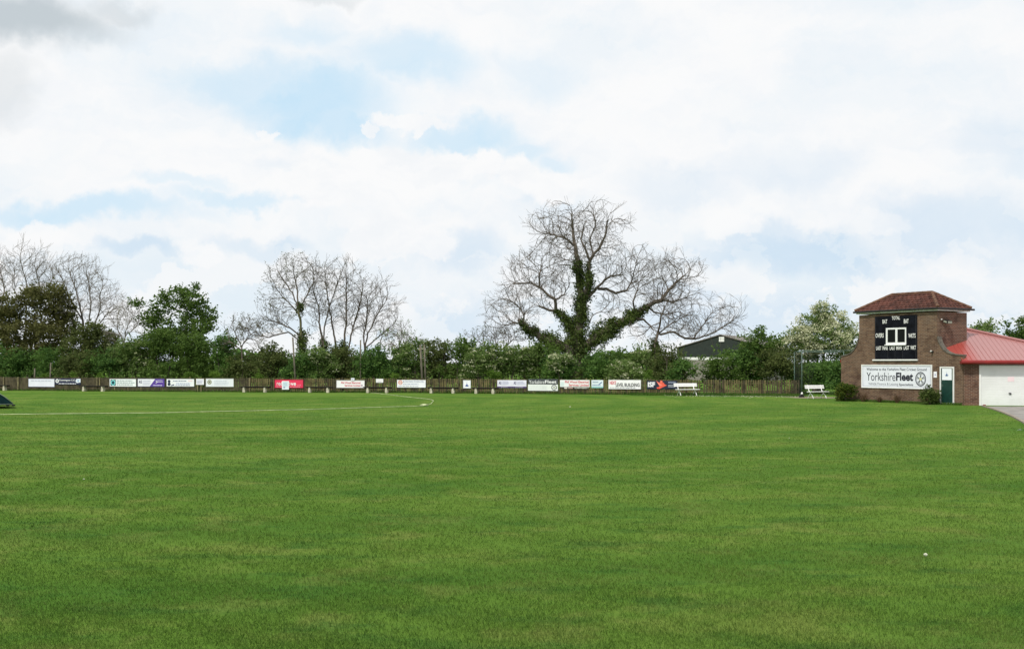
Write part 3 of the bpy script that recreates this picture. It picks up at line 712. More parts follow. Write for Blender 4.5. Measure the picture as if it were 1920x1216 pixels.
for x in (-2.2, -6.6):
    for y in (.12, 3.0):
        wl = MB(); wl.tube([(x, y-.05, .15), (x, y+.05, .15)], .15, 16); wl.tube([(x, y-.02, .15), (x, y-.02, zb)], .02, 6); wl.build('wheel', M['blackp'], th, smooth=False)
tr = MB(); tr.box(-8.8, -.15, -1.0, -.85, 0.0, .05); tag(tr.build('cover_shadow_strip', M['blackp'], loc=(tip.x, Yc-.9, 0)), 'thin dark strip laid on the grass as the shadow below the green cover', 'shadow strip')  # dark strip standing in for the shadow below the cover

# ------------------------------------------------------------------ brick scoreboard tower
B0 = Vector((19.68, 61.5, 0)); ANG = math.atan2(-.853, .521)
tw = thing('brick_tower', 'two storey brick scorebox tower with hipped red tile roof', 'building', B0, ANG)
arcR = [(7.18, 0), (7.18, 2.56), (7.09, 2.58), (6.80, 2.60), (6.52, 2.63), (6.30, 2.70), (6.12, 2.79), (5.97, 2.91), (5.84, 3.06), (5.74, 3.22), (5.66, 3.42), (5.61, 3.60)]
arcL = [(.42, 3.60), (.37, 3.42), (.29, 3.22), (.19, 3.06), (.06, 2.91), (-.09, 2.79), (-.27, 2.70), (-.49, 2.63), (-.75, 2.59), (-.90, 2.56), (-.90, 0)]
wl = MB(); wl.prism([(x, 0, z) for x, z in arcR+[(5.61, 4.92), (.42, 4.92)]+arcL], (0, .25, 0)); wl.build('front_wall', M['brick'], tw, uv=True)
wl = MB(); wl.box(.421, 5.609, .251, 2.5, 2.31, 4.92); wl.build('tower_wall', M['brick2'], tw, uv=True)  # darker, redder brick than the front: the side wall's shade put into the colour
wl = MB(); wl.box(-.78, 6.9, .251, 4.2, 0, 2.30); wl.build('lower_wall', M['brick'], tw, uv=True)
for arc in (arcR[1:], arcL[:-1]):
    cp = MB()
    for i in range(len(arc)-1):
        (x0, z0), (x1, z1) = arc[i], arc[i+1]; d = Vector((x1-x0, 0, z1-z0)).normalized(); nn = Vector((-d.z, 0, d.x)); nn = nn if nn.z > 0 else -nn
        a = Vector((x0, -.04, z0))+nn*.002; b = Vector((x1, -.04, z1))+nn*.002
        cp.prism([a, b, b+nn*.055, a+nn*.055], (0, .33, 0))
    cp.build('coping', M['coping'], tw)
# tiled hip roof
x0, x1, y0, y1 = .42-.17, 5.61+.17, -.17, 2.67; ze = 5.12; zr = 6.04; ym = 1.25; rx0, rx1 = 1.68, 4.35
def slope(a, b, c, d, name):
    """a-b eave, d-c ridge; courses of stepped tiles"""
    a, b, c, d = map(Vector, (a, b, c, d)); nrm = (b-a).cross(d-a).normalized(); nrm = nrm if nrm.z > 0 else -nrm
    n_ = 7; m_ = MB()
    for i in range(n_):
        t0, t1 = i/n_, (i+1)/n_
        p, q = a.lerp(d, t0), b.lerp(c, t0); r_, s_ = b.lerp(c, t1), a.lerp(d, t1)
        m_.poly([p+nrm*.05, q+nrm*.05, r_+nrm*.012, s_+nrm*.012]); m_.poly([p, q, q+nrm*.05, p+nrm*.05])
        # raised tile rolls
        L_ = (q-p).length; k_ = int(L_/.30)
        u_ = (b-a).normalized()
        for j in range(1, k_+1):
            s0 = j/(k_+1)
            P0 = p.lerp(q, s0); up = (s_-p); up = up-u_*up.dot(u_)
            P1 = P0+up
            if (P1-s_).dot(u_) < 0 or (P1-r_).dot(u_) > 0: continue
            m_.prism([P0-u_*.03+nrm*.048, P0+nrm*.085, P0+u_*.03+nrm*.048], up-nrm*.036)
    return m_
rf = MB()
for quad in (((x0, y0, ze), (x1, y0, ze), (rx1, ym, zr), (rx0, ym, zr)), ((x1, y1, ze), (x0, y1, ze), (rx0, ym, zr), (rx1, ym, zr)),
             ((x1, y0, ze), (x1, y1, ze), (rx1, ym, zr), (rx1, ym-.001, zr)), ((x0, y1, ze), (x0, y0, ze), (rx0, ym, zr), (rx0, ym+.001, zr))):
    s_ = slope(*quad, name=''); b = len(rf.v); rf.v += s_.v; rf.f += [tuple(b+i for i in f) for f in s_.f]; rf.m += s_.m
rf.poly([(x0, y0, ze-.004), (x0, y1, ze-.004), (x1, y1, ze-.004), (x1, y0, ze-.004)])
roof = rf.build('roof', M['tile'], tw)
rg = MB()
for a, b in (((rx0, ym, zr+.03), (rx1, ym, zr+.03)), ((x0, y0, ze+.05), (rx0, ym, zr+.03)), ((x1, y0, ze+.05), (rx1, ym, zr+.03)), ((x1, y1, ze+.05), (rx1, ym, zr+.03)), ((x0, y1, ze+.05), (rx0, ym, zr+.03))):
    a, b = Vector(a), Vector(b); n_ = int((b-a).length/.32)
    for i in range(n_): rg.tube([a.lerp(b, i/n_), a.lerp(b, (i+1.06)/n_)], [.095, .085], 8)
rg.build('ridge_tiles', M['tile2'], roof, smooth=False)
fs = MB(); fx0, fx1, fy0, fy1 = x0+.05, x1-.05, y0+.05, y1-.05
fs.box(fx0, fx1, fy0, fy0+.03, 4.98, 5.11); fs.box(fx0, fx1, fy1-.03, fy1, 4.98, 5.11); fs.box(fx1-.03, fx1, fy0+.03, fy1-.03, 4.98, 5.11); fs.box(fx0, fx0+.03, fy0+.03, fy1-.03, 4.98, 5.11)
fs.poly([(fx0, fy0, 4.975), (fx0, fy1, 4.975), (fx1, fy1, 4.975), (fx1, fy0, 4.975)]); fs.build('fascia', M['white'], tw)
gt = MB(); g_ = .055
gt.tube([(x0-.08, y0-.02, 5.09), (x1+.06, y0-.02, 5.09)], g_, 8); gt.tube([(x1+.02, y0-.08, 5.09), (x1+.02, y1+.20, 5.09)], g_, 8); gt.build('gutter', M['gutter'], tw)
# window inside the scoreboard
fw = MB(); X0, X1, Z0, Z1 = 2.33, 3.68, 3.17, 4.14; yb = -.06
for bx in ((X0, X0+.11, Z0+.05, Z1), (X1-.08, X1, Z0+.05, Z1), (X0+.11, X1-.08, Z1-.09, Z1), (X0+.11, X1-.08, Z0+.05, Z0+.16)): fw.box(bx[0], bx[1], yb, .0-.002, bx[2], bx[3])
xm = (X0+X1)/2+.03; fw.box(xm-.065, xm+.065, yb-.004, -.002, Z0+.16, Z1-.09)
win = fw.build('window', M['upvc'], tw, bevel=.006)
gl = MB(); gl.box(X0+.11, X1-.08, -.034, -.030, Z0+.16, Z1-.09); gl.build('pane', M['glass'], win)
sl = MB(); sl.box(X0-.05, X1, -.11, -.002, Z0, Z0+.05); sl.build('sill', M['upvc'], win)
# door in the right wing
X0, X1 = 5.80, 6.66; H_ = 2.0
dr = MB(); dr.box(X0+.07, X1-.07, -.022, -.002, .10, H_-.07); door = dr.build('door', M['door'], tw, bevel=.004)
fr = MB(); fr.box(X0, X0+.07, -.05, -.001, 0, H_); fr.box(X1-.07, X1, -.05, -.001, 0, H_); fr.box(X0+.07, X1-.07, -.05, -.001, H_-.07, H_); fr.box(X0+.07, X1-.07, -.06, -.001, .03, .09); fr.build('frame', M['white'], door)
hb = MB(); hb.tube([(X0+.13, -.05, 1.0), (X0+.24, -.05, 1.0)], .012, 6); hb.box(X0+.11, X0+.15, -.045, -.024, .93, 1.08); hb.build('handle', M['steel'], door)
# red gutter and downpipe on the hidden left side
rd = MB(); rd.box(-1.22, -.92, .28, 4.4, 2.20, 2.40); rd.build('side_gutter', M['red'], tw, bevel=.03)
rd = MB(); rd.tube([(-.98, .5, 2.2), (-.98, .5, 0)], .055, 8); rd.build('downpipe', mat('downpipe_red', (.16, .03, .025), .5), tw, smooth=True)
lp = MB(); lp.tube([(5.36, -.005, 2.80), (5.36, -.09, 2.80)], [.05, .035], 10); lp.tube([(5.36, -.09, 2.80), (5.36, -.12, 2.75)], [.045, .06], 10)
lo = thing('wall_lamp', 'small round lamp on the brick front above the door notice', 'lamp', B0+Vector((0, 0, 0)), ANG)
lp.build('lamp_body', M['blackp'], lo); lp2 = MB(); lp2.tube([(5.33, -.13, 2.83), (5.36, -.16, 2.80)], [.05, .05], 10); lp2.build('lens', M['white'], lo)
def local(o, pt):                       # shift an empty to pt (tower frame) and its children back
    o.location = B0+Vector((pt[0]*.521+pt[1]*.853, -pt[0]*.853+pt[1]*.521, pt[2]))
    for ch in o.children: ch.location = (-pt[0], -pt[1], -pt[2])
local(lo, (5.36, 0, 2.80))
# scoreboard
sb = thing('scoreboard', 'black cricket scoreboard with white stencilled words high on the tower', 'scoreboard', B0, ANG)
bx = MB()
xs_ = [1.56, 2.32, 3.69, 4.37]
bx.box(1.56, 2.325, -.04, -.001, 2.42, 4.80); bx.box(3.685, 4.37, -.04, -.001, 2.42, 4.80); bx.box(2.325, 3.685, -.04, -.001, 4.145, 4.80); bx.box(2.325, 3.685, -.04, -.001, 2.42, 3.165)
bx.build('board', M['black'], sb)
sm_ = MB()
for x in (2.45, 2.94, 3.43): sm_.box(x-.006, x+.006, -.046, -.041, 2.44, 2.92)
for x in (1.62, 4.31): sm_.box(x-.012, x+.012, -.046, -.041, 2.44, 4.78)
sm_.build('batten', mat('batten_grey', (.03, .03, .035), .8), sb)
st = MB(); st.box(1.42, 4.42, -.09, -.001, 2.325, 2.40); st.build('ledge', M['white'], sb)
kw = dict(y=-.05, bold=.02)
for s_, a, b, z0, z1 in (('BAT', 2.10, 2.42, 4.39, 4.62), ('TOTAL', 2.73, 3.27, 4.58, 4.78), ('BAT', 3.53, 3.84, 4.36, 4.60), ('OVERS', 1.62, 2.18, 3.62, 3.86), ('WKTS', 3.83, 4.29, 3.56, 3.80),
                         ('LAST', 1.66, 2.02, 2.92, 3.14), ('INNS', 2.10, 2.46, 2.92, 3.14), ('LAST', 2.59, 2.96, 2.92, 3.14), ('MAN', 3.03, 3.40, 2.92, 3.14), ('LAST', 3.52, 3.88, 2.92, 3.14), ('WKT', 3.96, 4.31, 2.92, 3.14)):
    tx = MB(); tx.text(s_, a, b, z0, z1, **kw); tx.build('lettering', M['white'], sb)
local(sb, (2.96, 0, 2.33))
# welcome sign
ws = thing('welcome_sign', 'large white sign reading Welcome to the Yorkshire Fleet Cricket Ground on the brick front', 'sign', B0, ANG)
A0, A1, Z0, Z1 = .66, 5.27, .84, 2.055
p = MB(); p.box(A0, A1, -.03, -.001, Z0, Z1); p.build('panel', ink('E3E6F0'), ws)
f = MB()
for q in ((A0-.05, A1+.05, Z0-.05, Z0), (A0-.05, A1+.05, Z1, Z1+.05), (A0-.05, A0, Z0, Z1), (A1, A1+.05, Z0, Z1)): f.box(q[0], q[1], -.05, -.001, q[2], q[3])
f.build('frame', M['white'], ws)
f = MB(); i_ = .05
for q in ((A0+i_, A1-i_, Z0+i_, Z0+i_+.015), (A0+i_, A1-i_, Z1-i_-.015, Z1-i_), (A0+i_, A0+i_+.015, Z0+i_+.015, Z1-i_-.015), (A1-i_-.015, A1-i_, Z0+i_+.015, Z1-i_-.015)): f.box(q[0], q[1], -.033, -.031, q[2], q[3])
f.build('border_line', ink('7C8092'), ws)
for body, q in (('Welcome to the Yorkshire Fleet Cricket Ground', (.98, 4.98, 1.775, 1.925, -.036, 0, .012, '4A4E5C')), ('Yorkshire', (.98, 2.95, 1.20, 1.665, -.036, 0, -.004, '15182A')),
                ('Fleet', (3.0, 4.12, 1.215, 1.675, -.036, 0, .035, '15182A')), ('Vehicle Finance & Leasing', (1.10, 3.13, .925, 1.10, -.036, 0, .004, '868A96')), ('Specialists', (3.2, 4.13, .925, 1.08, -.036, 0, .018, '4A4E5C'))):
    t = MB(); t.text(body, *q[:7]); t.build('lettering', ink(q[7]), ws)
wh = MB(); cx_, cz_ = 4.60, 1.33
wh.disc(cx_, -.036, cz_, .385, 40, 0, .86, rx=.34); wh.disc(cx_, -.036, cz_, .30, 40, 1, .93, rx=.265)
for k in range(5):
    tt = 2*math.pi*k/5; dx, dz = math.sin(tt), math.cos(tt)
    for s__ in (-.16, .16):
        ex, ez = math.sin(tt+s__), math.cos(tt+s__)
        wh.poly([(cx_+dz*.02+dx*.03, -.038, cz_-dx*.02+dz*.03), (cx_+ex*.25+dz*.02, -.038, cz_+ez*.29-dx*.02), (cx_+ex*.25-dz*.02, -.038, cz_+ez*.29+dx*.02), (cx_-dz*.02+dx*.03, -.038, cz_+dx*.02+dz*.03)], 1)
wh.disc(cx_, -.041, cz_, .075, 20, 2)
wh.build('emblem', [ink('1A1E30'), ink('6C7274'), ink('D6D2A0')], ws)
local(ws, (2.96, 0, Z0-.05))
# paper notice by the door, and poster on the door
nt = thing('paper_notice', 'small white notice left of the green door', 'notice', B0, ANG)
p = MB(); p.box(5.40, 5.60, -.012, -.001, 1.42, 1.74); p.build('panel', ink('EDEDF4'), nt)
p = MB(); p.poly([(5.46, -.015, 1.53), (5.54, -.015, 1.53), (5.50, -.015, 1.66)]); p.build('emblem', ink('8A8EC0'), nt); local(nt, (5.5, 0, 1.42))
ps_ = thing('crest_poster', 'white poster with blue spire crest on the upper green door', 'poster', B0, ANG)
p = MB(); p.box(5.94, 6.52, -.034, -.024, 1.30, 1.90); p.build('panel', ink('EEF2F8'), ps_)
def cr(m_, cx_, cz_, s__, y):
    m_.poly([(cx_-.05*s__, y, cz_), (cx_+.05*s__, y, cz_), (cx_, y, cz_+.42*s__)]); m_.poly([(cx_-.12*s__, y-.002, cz_-.08*s__), (cx_+.12*s__, y-.002, cz_-.08*s__), (cx_+.09*s__, y-.002, cz_+.08*s__), (cx_-.09*s__, y-.002, cz_+.08*s__)])
    m_.poly([(cx_-.16*s__, y-.004, cz_-.16*s__), (cx_+.16*s__, y-.004, cz_-.16*s__), (cx_+.28*s__, y-.004, cz_-.02*s__), (cx_+.12*s__, y-.004, cz_-.09*s__), (cx_-.12*s__, y-.004, cz_-.09*s__), (cx_-.28*s__, y-.004, cz_-.02*s__)])
p = MB(); cr(p, 6.23, 1.58, .42, -.037); p.build('emblem', ink('2A5C94'), ps_); local(ps_, (6.23, 0, 1.30))
# floodlight on the side wall
fl = thing('floodlight', 'black floodlight with pale lens high on the tower side wall', 'floodlight', B0, ANG)
p = MB(); p.prism([(5.66, .40, 4.36), (5.92, .40, 4.28), (5.94, .40, 4.44), (5.72, .40, 4.52)], (0, .42, 0)); p.tube([(5.61, .6, 4.40), (5.70, .6, 4.42)], .03, 6); p.build('housing', M['blackp'], fl, bevel=.01)
p = MB(); p.poly([(5.945, .44, 4.30), (5.945, .78, 4.30), (5.955, .78, 4.42), (5.955, .44, 4.42)]); p.poly([(5.70, .396, 4.38), (5.90, .396, 4.32), (5.91, .396, 4.41), (5.72, .396, 4.47)]); p.build('lens', ink('9A9C8E'), fl)
p = MB(); p.tube([(5.64, .28, 4.50), (5.70, .28, 4.53)], .035, 8); p.build('sensor', M['white'], fl); local(fl, (5.61, .6, 4.40))

# ------------------------------------------------------------------ garage with red sheet roof
phi = math.radians(11); D_ = Vector((math.cos(phi), -math.sin(phi), 0)); N_ = Vector((math.sin(phi), math.cos(phi), 0))
G0 = B0+Vector((.521, -.853, 0))*7.12+Vector((.853, .521, 0))*.02
gg = thing('garage', 'low brick garage with pinkish red ribbed sheet roof and white door', 'building', G0, -phi)
def toloc(P_): d = Vector(P_)-G0; return Vector((d.dot(D_), d.dot(N_), d.z))
def gx(px):                                # local x on the front plane seen at px
    q = (px-CX)/F; return (q*G0.y-G0.x)/(D_.x-q*D_.y)
xd = gx(1836)
b = MB(); b.box(.02, xd, 0, .25, -.05, 2.16); b.box(xd, xd+4.6, 0, .25, 2.08, 2.16); b.box(xd+4.3, 9.8, 0, .25, 0, 2.079); b.box(9.6, 9.8, .251, 8, 0, 2.16); b.build('wall', M['brick2'], gg, uv=True)
b = MB(); nrib = 24; h_ = 2.04/nrib
for k in range(nrib):
    z = .0+k*h_; b.prism([(xd+.09, .054, z), (xd+.09, .048, z+h_*.12), (xd+.09, .048, z+h_*.92), (xd+.09, .06, z+h_)], (4.1, 0, 0))
    b.poly([(xd+.09, .06, z), (xd+4.19, .06, z), (xd+4.19, .06, z+h_), (xd+.09, .06, z+h_)])
gd = b.build('garage_door', M['garage'], gg)
b = MB(); b.box(xd, xd+.09, -.02, .07, -.03, 2.08); b.box(xd+4.19, xd+4.29, -.02, .07, 0, 2.08); b.box(xd+.09, xd+4.19, -.02, .07, 2.045, 2.08); b.build('frame', M['white'], gd)
b = MB(); hx = gx(1895); b.tube([(hx, .05, .62), (hx, .0, .62)], .045, 10); b.box(hx-.10, hx+.02, -.02, .0, .61, .66); b.build('handle', M['blackp'], gd)
b = MB(); b.box(gx(1890), gx(1902), .040, .046, 1.24, 1.48); o_ = b.build('faded_notice', ink('F0DADF'), gd)
# roof geometry from the sheet's own plane
pit = math.tan(math.radians(19.5)); ZE = 2.335; YE = -.30
def onroof(px, py):
    d = Vector(((px-CX)/F, 1, -(py-HY)/F))
    o = toloc(Vector((0, 0, CH))); dl = Vector((d.dot(D_), d.dot(N_), d.z))
    # z = ZE + (y-YE)*pit
    t = (ZE+(o.y-YE)*pit-o.z)/(dl.z-dl.y*pit); return o+dl*t
P_ = onroof(1796, 614.4); Q_ = onroof(1920, 641.0)
dr_ = (Q_-P_); tq = (YE-P_.y)/dr_.y; C_ = P_+dr_*tq
u_l = Vector((Vector((-.521, .853, 0)).dot(D_), Vector((-.521, .853, 0)).dot(N_), 0))   # along the tower front wall, going back
S_ = toloc(B0+Vector((.521, -.853, 0))*7.18+Vector((.853, .521, 0))*.262)
k_ = (YE-S_.y)/u_l.y; A0_ = S_+u_l*k_; A0_.z = ZE
A0_.x = max(A0_.x, -.25)
A1_ = S_+u_l*1.60; A1_.z = ZE+(A1_.y-YE)*pit
S2 = S_.copy(); S2.z = ZE+(S2.y-YE)*pit
A0_ = Vector((gx(1801), YE, ZE)); A0b = Vector((A0_.x, S2.y, S2.z))
DB = Vector((C_.x, C_.y+2*(P_.y-YE), ZE)); EB = Vector((P_.x-3, DB.y, ZE))
rf = MB(); T_ = Vector((0, 0, -.03))
poly = [A0_, C_, P_, A1_, S2]
rf.prism(poly, T_)
rf.poly([C_, DB, P_]); rf.poly([DB, EB, P_])
roof_o = None
def redroof():
    m = bpy.data.materials.new('red_sheet'); m.use_nodes = True; t = NT(m.node_tree)
    p = t.n['Principled BSDF']; p.inputs['Roughness'].default_value = 0.33; p.inputs['Specular IOR Level'].default_value = 0.6
    oc = t.node('ShaderNodeTexCoord').outputs['Object']
    n = t.noise(oc, .8, 4); s = t.node('ShaderNodeSeparateXYZ'); t.l.new(oc, s.inputs[0])
    n2 = t.noise(oc, 14, 4)
    wv = t.math('ADD', s.outputs[0], t.math('MULTIPLY', n.outputs[0], .5))
    c = t.mix(t.ss(wv, .55, 1.35), (.34, .060, .048), (.345, .150, .142))  # red by the tower, paler pink beyond: sky reflection put into the colour
    c = t.mix(t.ss(n2.outputs[0], .55, .8, 0, .35), c, (.42, .21, .19))
    t.put(p.inputs['Base Color'], c); return m
M['redroof'] = redroof()
roof_o = rf.build('roof', M['redroof'], gg)
rb_ = MB(); nz = Vector((0, -pit, 1)).normalized()
x = A0_.x+.05; xmax = C_.x
while x < xmax:
    # top limit of this rib on the polygon
    if x < A1_.x: ytop = None
    yt = None
    if x >= P_.x: yt = P_.y+(x-P_.x)*(C_.y-P_.y)/(C_.x-P_.x)
    else: yt = A1_.y+(x-A1_.x)*(P_.y-A1_.y)/(P_.x-A1_.x) if x > A1_.x else A1_.y
    if x < S_.x+.1: pass
    a = Vector((x, YE-.01, ZE-.01*pit)); b_ = Vector((x, yt, ZE+(yt-YE)*pit))
    if b_.y > a.y+.1: rb_.prism([a-Vector((.026, 0, 0)), a+nz*.022+Vector((-.012, 0, 0)), a+nz*.022+Vector((.012, 0, 0)), a+Vector((.026, 0, 0))], b_-a)
    x += .235
rb_.build('rib', M['redroof'], roof_o)
hp = MB(); hp.tube([P_+nz*.05, C_+nz*.05], .075, 8); hp.build('ridge_cap', M['redroof'], roof_o)
gt = MB(); gt.tube([(gx(1799.5), YE-.06, ZE-.095), (C_.x+.1, YE-.06, ZE-.095)], .105, 12); gt.box(gx(1799.5), C_.x, YE, YE+.3, ZE-.18, ZE-.04); gt.build('gutter', M['red'], gg)
rt = thing('litter', 'tiny red scrap lying at the foot of the white garage door frame', 'litter', G0+D_*(xd+.22)-N_*.12)
b = MB(); b.box(-.07, .07, -.04, .04, 0, .05); b.build('scrap', M['red'], rt, bevel=.015)

# ------------------------------------------------------------------ far barn
Yb = 132.; bl = PX(1270, 668, Yb); ap = PX(1350, 629, Yb); br = PX(1452, 660, Yb)
bn = thing('barn', 'large dark gabled barn beyond the hedge with grey roof', 'building', (ap.x, Yb, 0), math.radians(-27))
hw = (PX(1438, 0, Yb).x-bl.x)/2; ez = PX(0, 652, Yb).z; az_ = ap.z; wz = PX(0, 669, Yb).z
b = MB(); b.prism([(-hw, 0, wz), (hw, 0, wz), (hw, 0, ez), (0, 0, az_), (-hw, 0, ez)], (0, 14, 0)); b.build('cladding', M['barn'], bn)
b = MB(); b.box(-hw+.05, hw-.05, .05, 13.9, 0, wz-.35); b.build('wall', M['barnwall'], bn)
b = MB(); b.box(-hw+.02, hw-.02, .02, .12, wz-.35, wz); b.build('band', M['white'], bn)
b = MB(); b.prism([(-hw-.3, -.15, ez-.05), (0, -.15, az_+.06), (0, -.15, az_+.16), (-hw-.3, -.15, ez+.05)], (0, 14.3, 0)); b.prism([(hw+.3, -.15, ez-.05), (hw+.3, -.15, ez+.05), (0, -.15, az_+.16), (0, -.15, az_+.06)], (0, 14.3, 0)); b.build('roof', M['barnroof'], bn)
b = MB(); b.box(-.1, .55, -.12, -.01, az_-.75, az_-.15); b.build('vent', M['white'], bn)

# ------------------------------------------------------------------ vegetation builders
def leaf_quads(C, size, up=0.35, aspect=0.62):
    """rhombic leaves/sprays at centres C with random orientation"""
    n = len(C); a = rng.normal(size=(n, 3)); a[:, 2] *= 0.6; a /= np.linalg.norm(a, axis=1)[:, None]
    b = rng.normal(size=(n, 3)); b -= (b*a).sum(1)[:, None]*a; b /= np.linalg.norm(b, axis=1)[:, None]
    s = (size*rng.uniform(.6, 1.35, n))[:, None]*.5
    V = np.stack([C-a*s, C+b*s*aspect, C+a*s, C-b*s*aspect], 1)
    return V.reshape(-1, 3)
def crown_points(lobes, n_clump, per, clump_r, shell=.55, flat=.7):
    vol = np.array([l[3]*l[4]*l[5] for l in lobes])**(2/3); vol /= vol.sum()
    out = []
    for (cx, cy, cz, rx, ry, rz), f in zip(lobes, vol):
        k = max(3, int(n_clump*f)); d = rng.normal(size=(k, 3)); d /= np.linalg.norm(d, axis=1)[:, None]
        r = rng.uniform(shell**3, 1, k)**(1/3)
        r *= 1+rng.normal(0, .10, k)
        c = np.array([cx, cy, cz])+d*r[:, None]*np.array([rx, ry, rz])
        kk = np.repeat(np.arange(k), per); sc_ = rng.uniform(.6, 1.5, k)[kk][:, None]
        p = c[kk]+rng.normal(size=(k*per, 3))*clump_r*sc_*np.array([1, 1, flat])
        out.append(p)
    return np.concatenate(out)
def auto_lobes(w_, h_, z0, n_, seed, depth=None, top=1.0):
    r = random.Random(seed); depth = depth or w_*.8; L = []
    for i in range(n_):
        if i < 4: u = (-.42, .38, -.05, .15)[i]+r.uniform(-.12, .12); v = r.uniform(.82, 1.0)-abs(u)*.25
        else: u = r.uniform(-1, 1); v = r.uniform(0, .92)
        t = r.uniform(-1, 1); wid = math.sqrt(max(.2, 1-(max(0, v-.4)/.85)**2))
        rr = min(w_*r.uniform(.17, .30), h_*.32)
        L.append((u*(w_*.5-rr*.5)*wid, t*depth*.32, z0+rr*.7+(h_-z0-rr*1.65)*v, rr, rr*.9, rr*r.uniform(.7, .95)))
    return L
def stems_mesh(segs, name, m, parent):
    """segs: list of (polyline, r0, r1)"""
    b = MB()
    for pl, r0, r1 in segs:
        n_ = len(pl); b.tube(pl, [r0+(r1-r0)*i/(n_-1) for i in range(n_)], 6, cap=False)
    return b.build(name, m, parent, smooth=True)
KINDS = {'dark': ('l_dark', 0), 'green': ('l_green', 0), 'olive': ('l_olive', 0), 'brown': ('l_brown', 0), 'haw': ('l_haw', .10), 'blos': ('l_haw', .30), 'lime': ('l_lime', 0)}
def bush(name, px, ytop, hwpx, Y, kind, label, cat='shrub', group=None, z0=.25, dens=1.0, seed=0, leaf=.17, shell=.4, lobes=None, trunk=True, nl=19, stray=True):
    s = F/Y; wd = 2*hwpx/s; H = (HY-ytop)/s+CH; X_ = (px-CX)/s
    th = thing(name, label, cat, (X_, Y, 0), 0, group)
    lb = lobes or auto_lobes(wd, H, z0, nl, seed*13+5)
    m_, bf = KINDS[kind]
    area = wd*H
    pts = crown_points(lb, int(area*15*dens), 26, .17*(leaf/.17), shell)
    if stray:      # protruding shoots make an uneven outline
        k = int(area*1.6)
        for _ in range(k):
            l = lb[rnd.randrange(len(lb))]; d = Vector((rnd.gauss(0, 1), rnd.gauss(0, 1), abs(rnd.gauss(.4, 1)))).normalized()
            base = Vector(l[:3])+Vector((d.x*l[3], d.y*l[4], d.z*l[5]))*.9; ln = rnd.uniform(.25, .75); d2 = (d+Vector((0, 0, .6))).normalized()
            q = np.array([base+d2*ln*t for t in np.linspace(0, 1, 12)]); pts = np.concatenate([pts, q+rng.normal(size=q.shape)*.035])
    pts = pts[pts[:, 2] > .03]
    V = leaf_quads(pts, leaf); n_ = len(pts)
    mesh_np('crown', V, np.arange(n_*4).reshape(n_, 4), M[m_], th)
    if bf:
        zmin = z0+(H-z0)*.15
        bp = crown_points(lb, int(area*7*bf/.1*.45), 16, .10, .92, .4); bp = bp[(bp[:, 2] > zmin)]
        V = leaf_quads(bp, .10, aspect=.9); n_ = len(bp)
        mesh_np('blossom', V, np.arange(n_*4).reshape(n_, 4), M['blossom'], th)
    if trunk:
        r = random.Random(seed+99); segs = []
        for k in range(r.choice((2, 3, 4))):
            x = r.uniform(-.25, .25)*wd*.5; y = r.uniform(-.2, .2); t = Vector((x*.5, y, 0)); pl = [t]
            top = Vector((x*1.8+r.uniform(-.3, .3), y*2, H*r.uniform(.55, .8)))
            for q in (.33, .66, 1): pl.append(t.lerp(top, q)+Vector((r.uniform(-.12, .12), r.uniform(-.12, .12), 0)))
            segs.append((pl, r.uniform(.06, .12)*max(.6, H/4), .02))
        stems_mesh(segs, 'trunk', M['bark'], th)
    return th

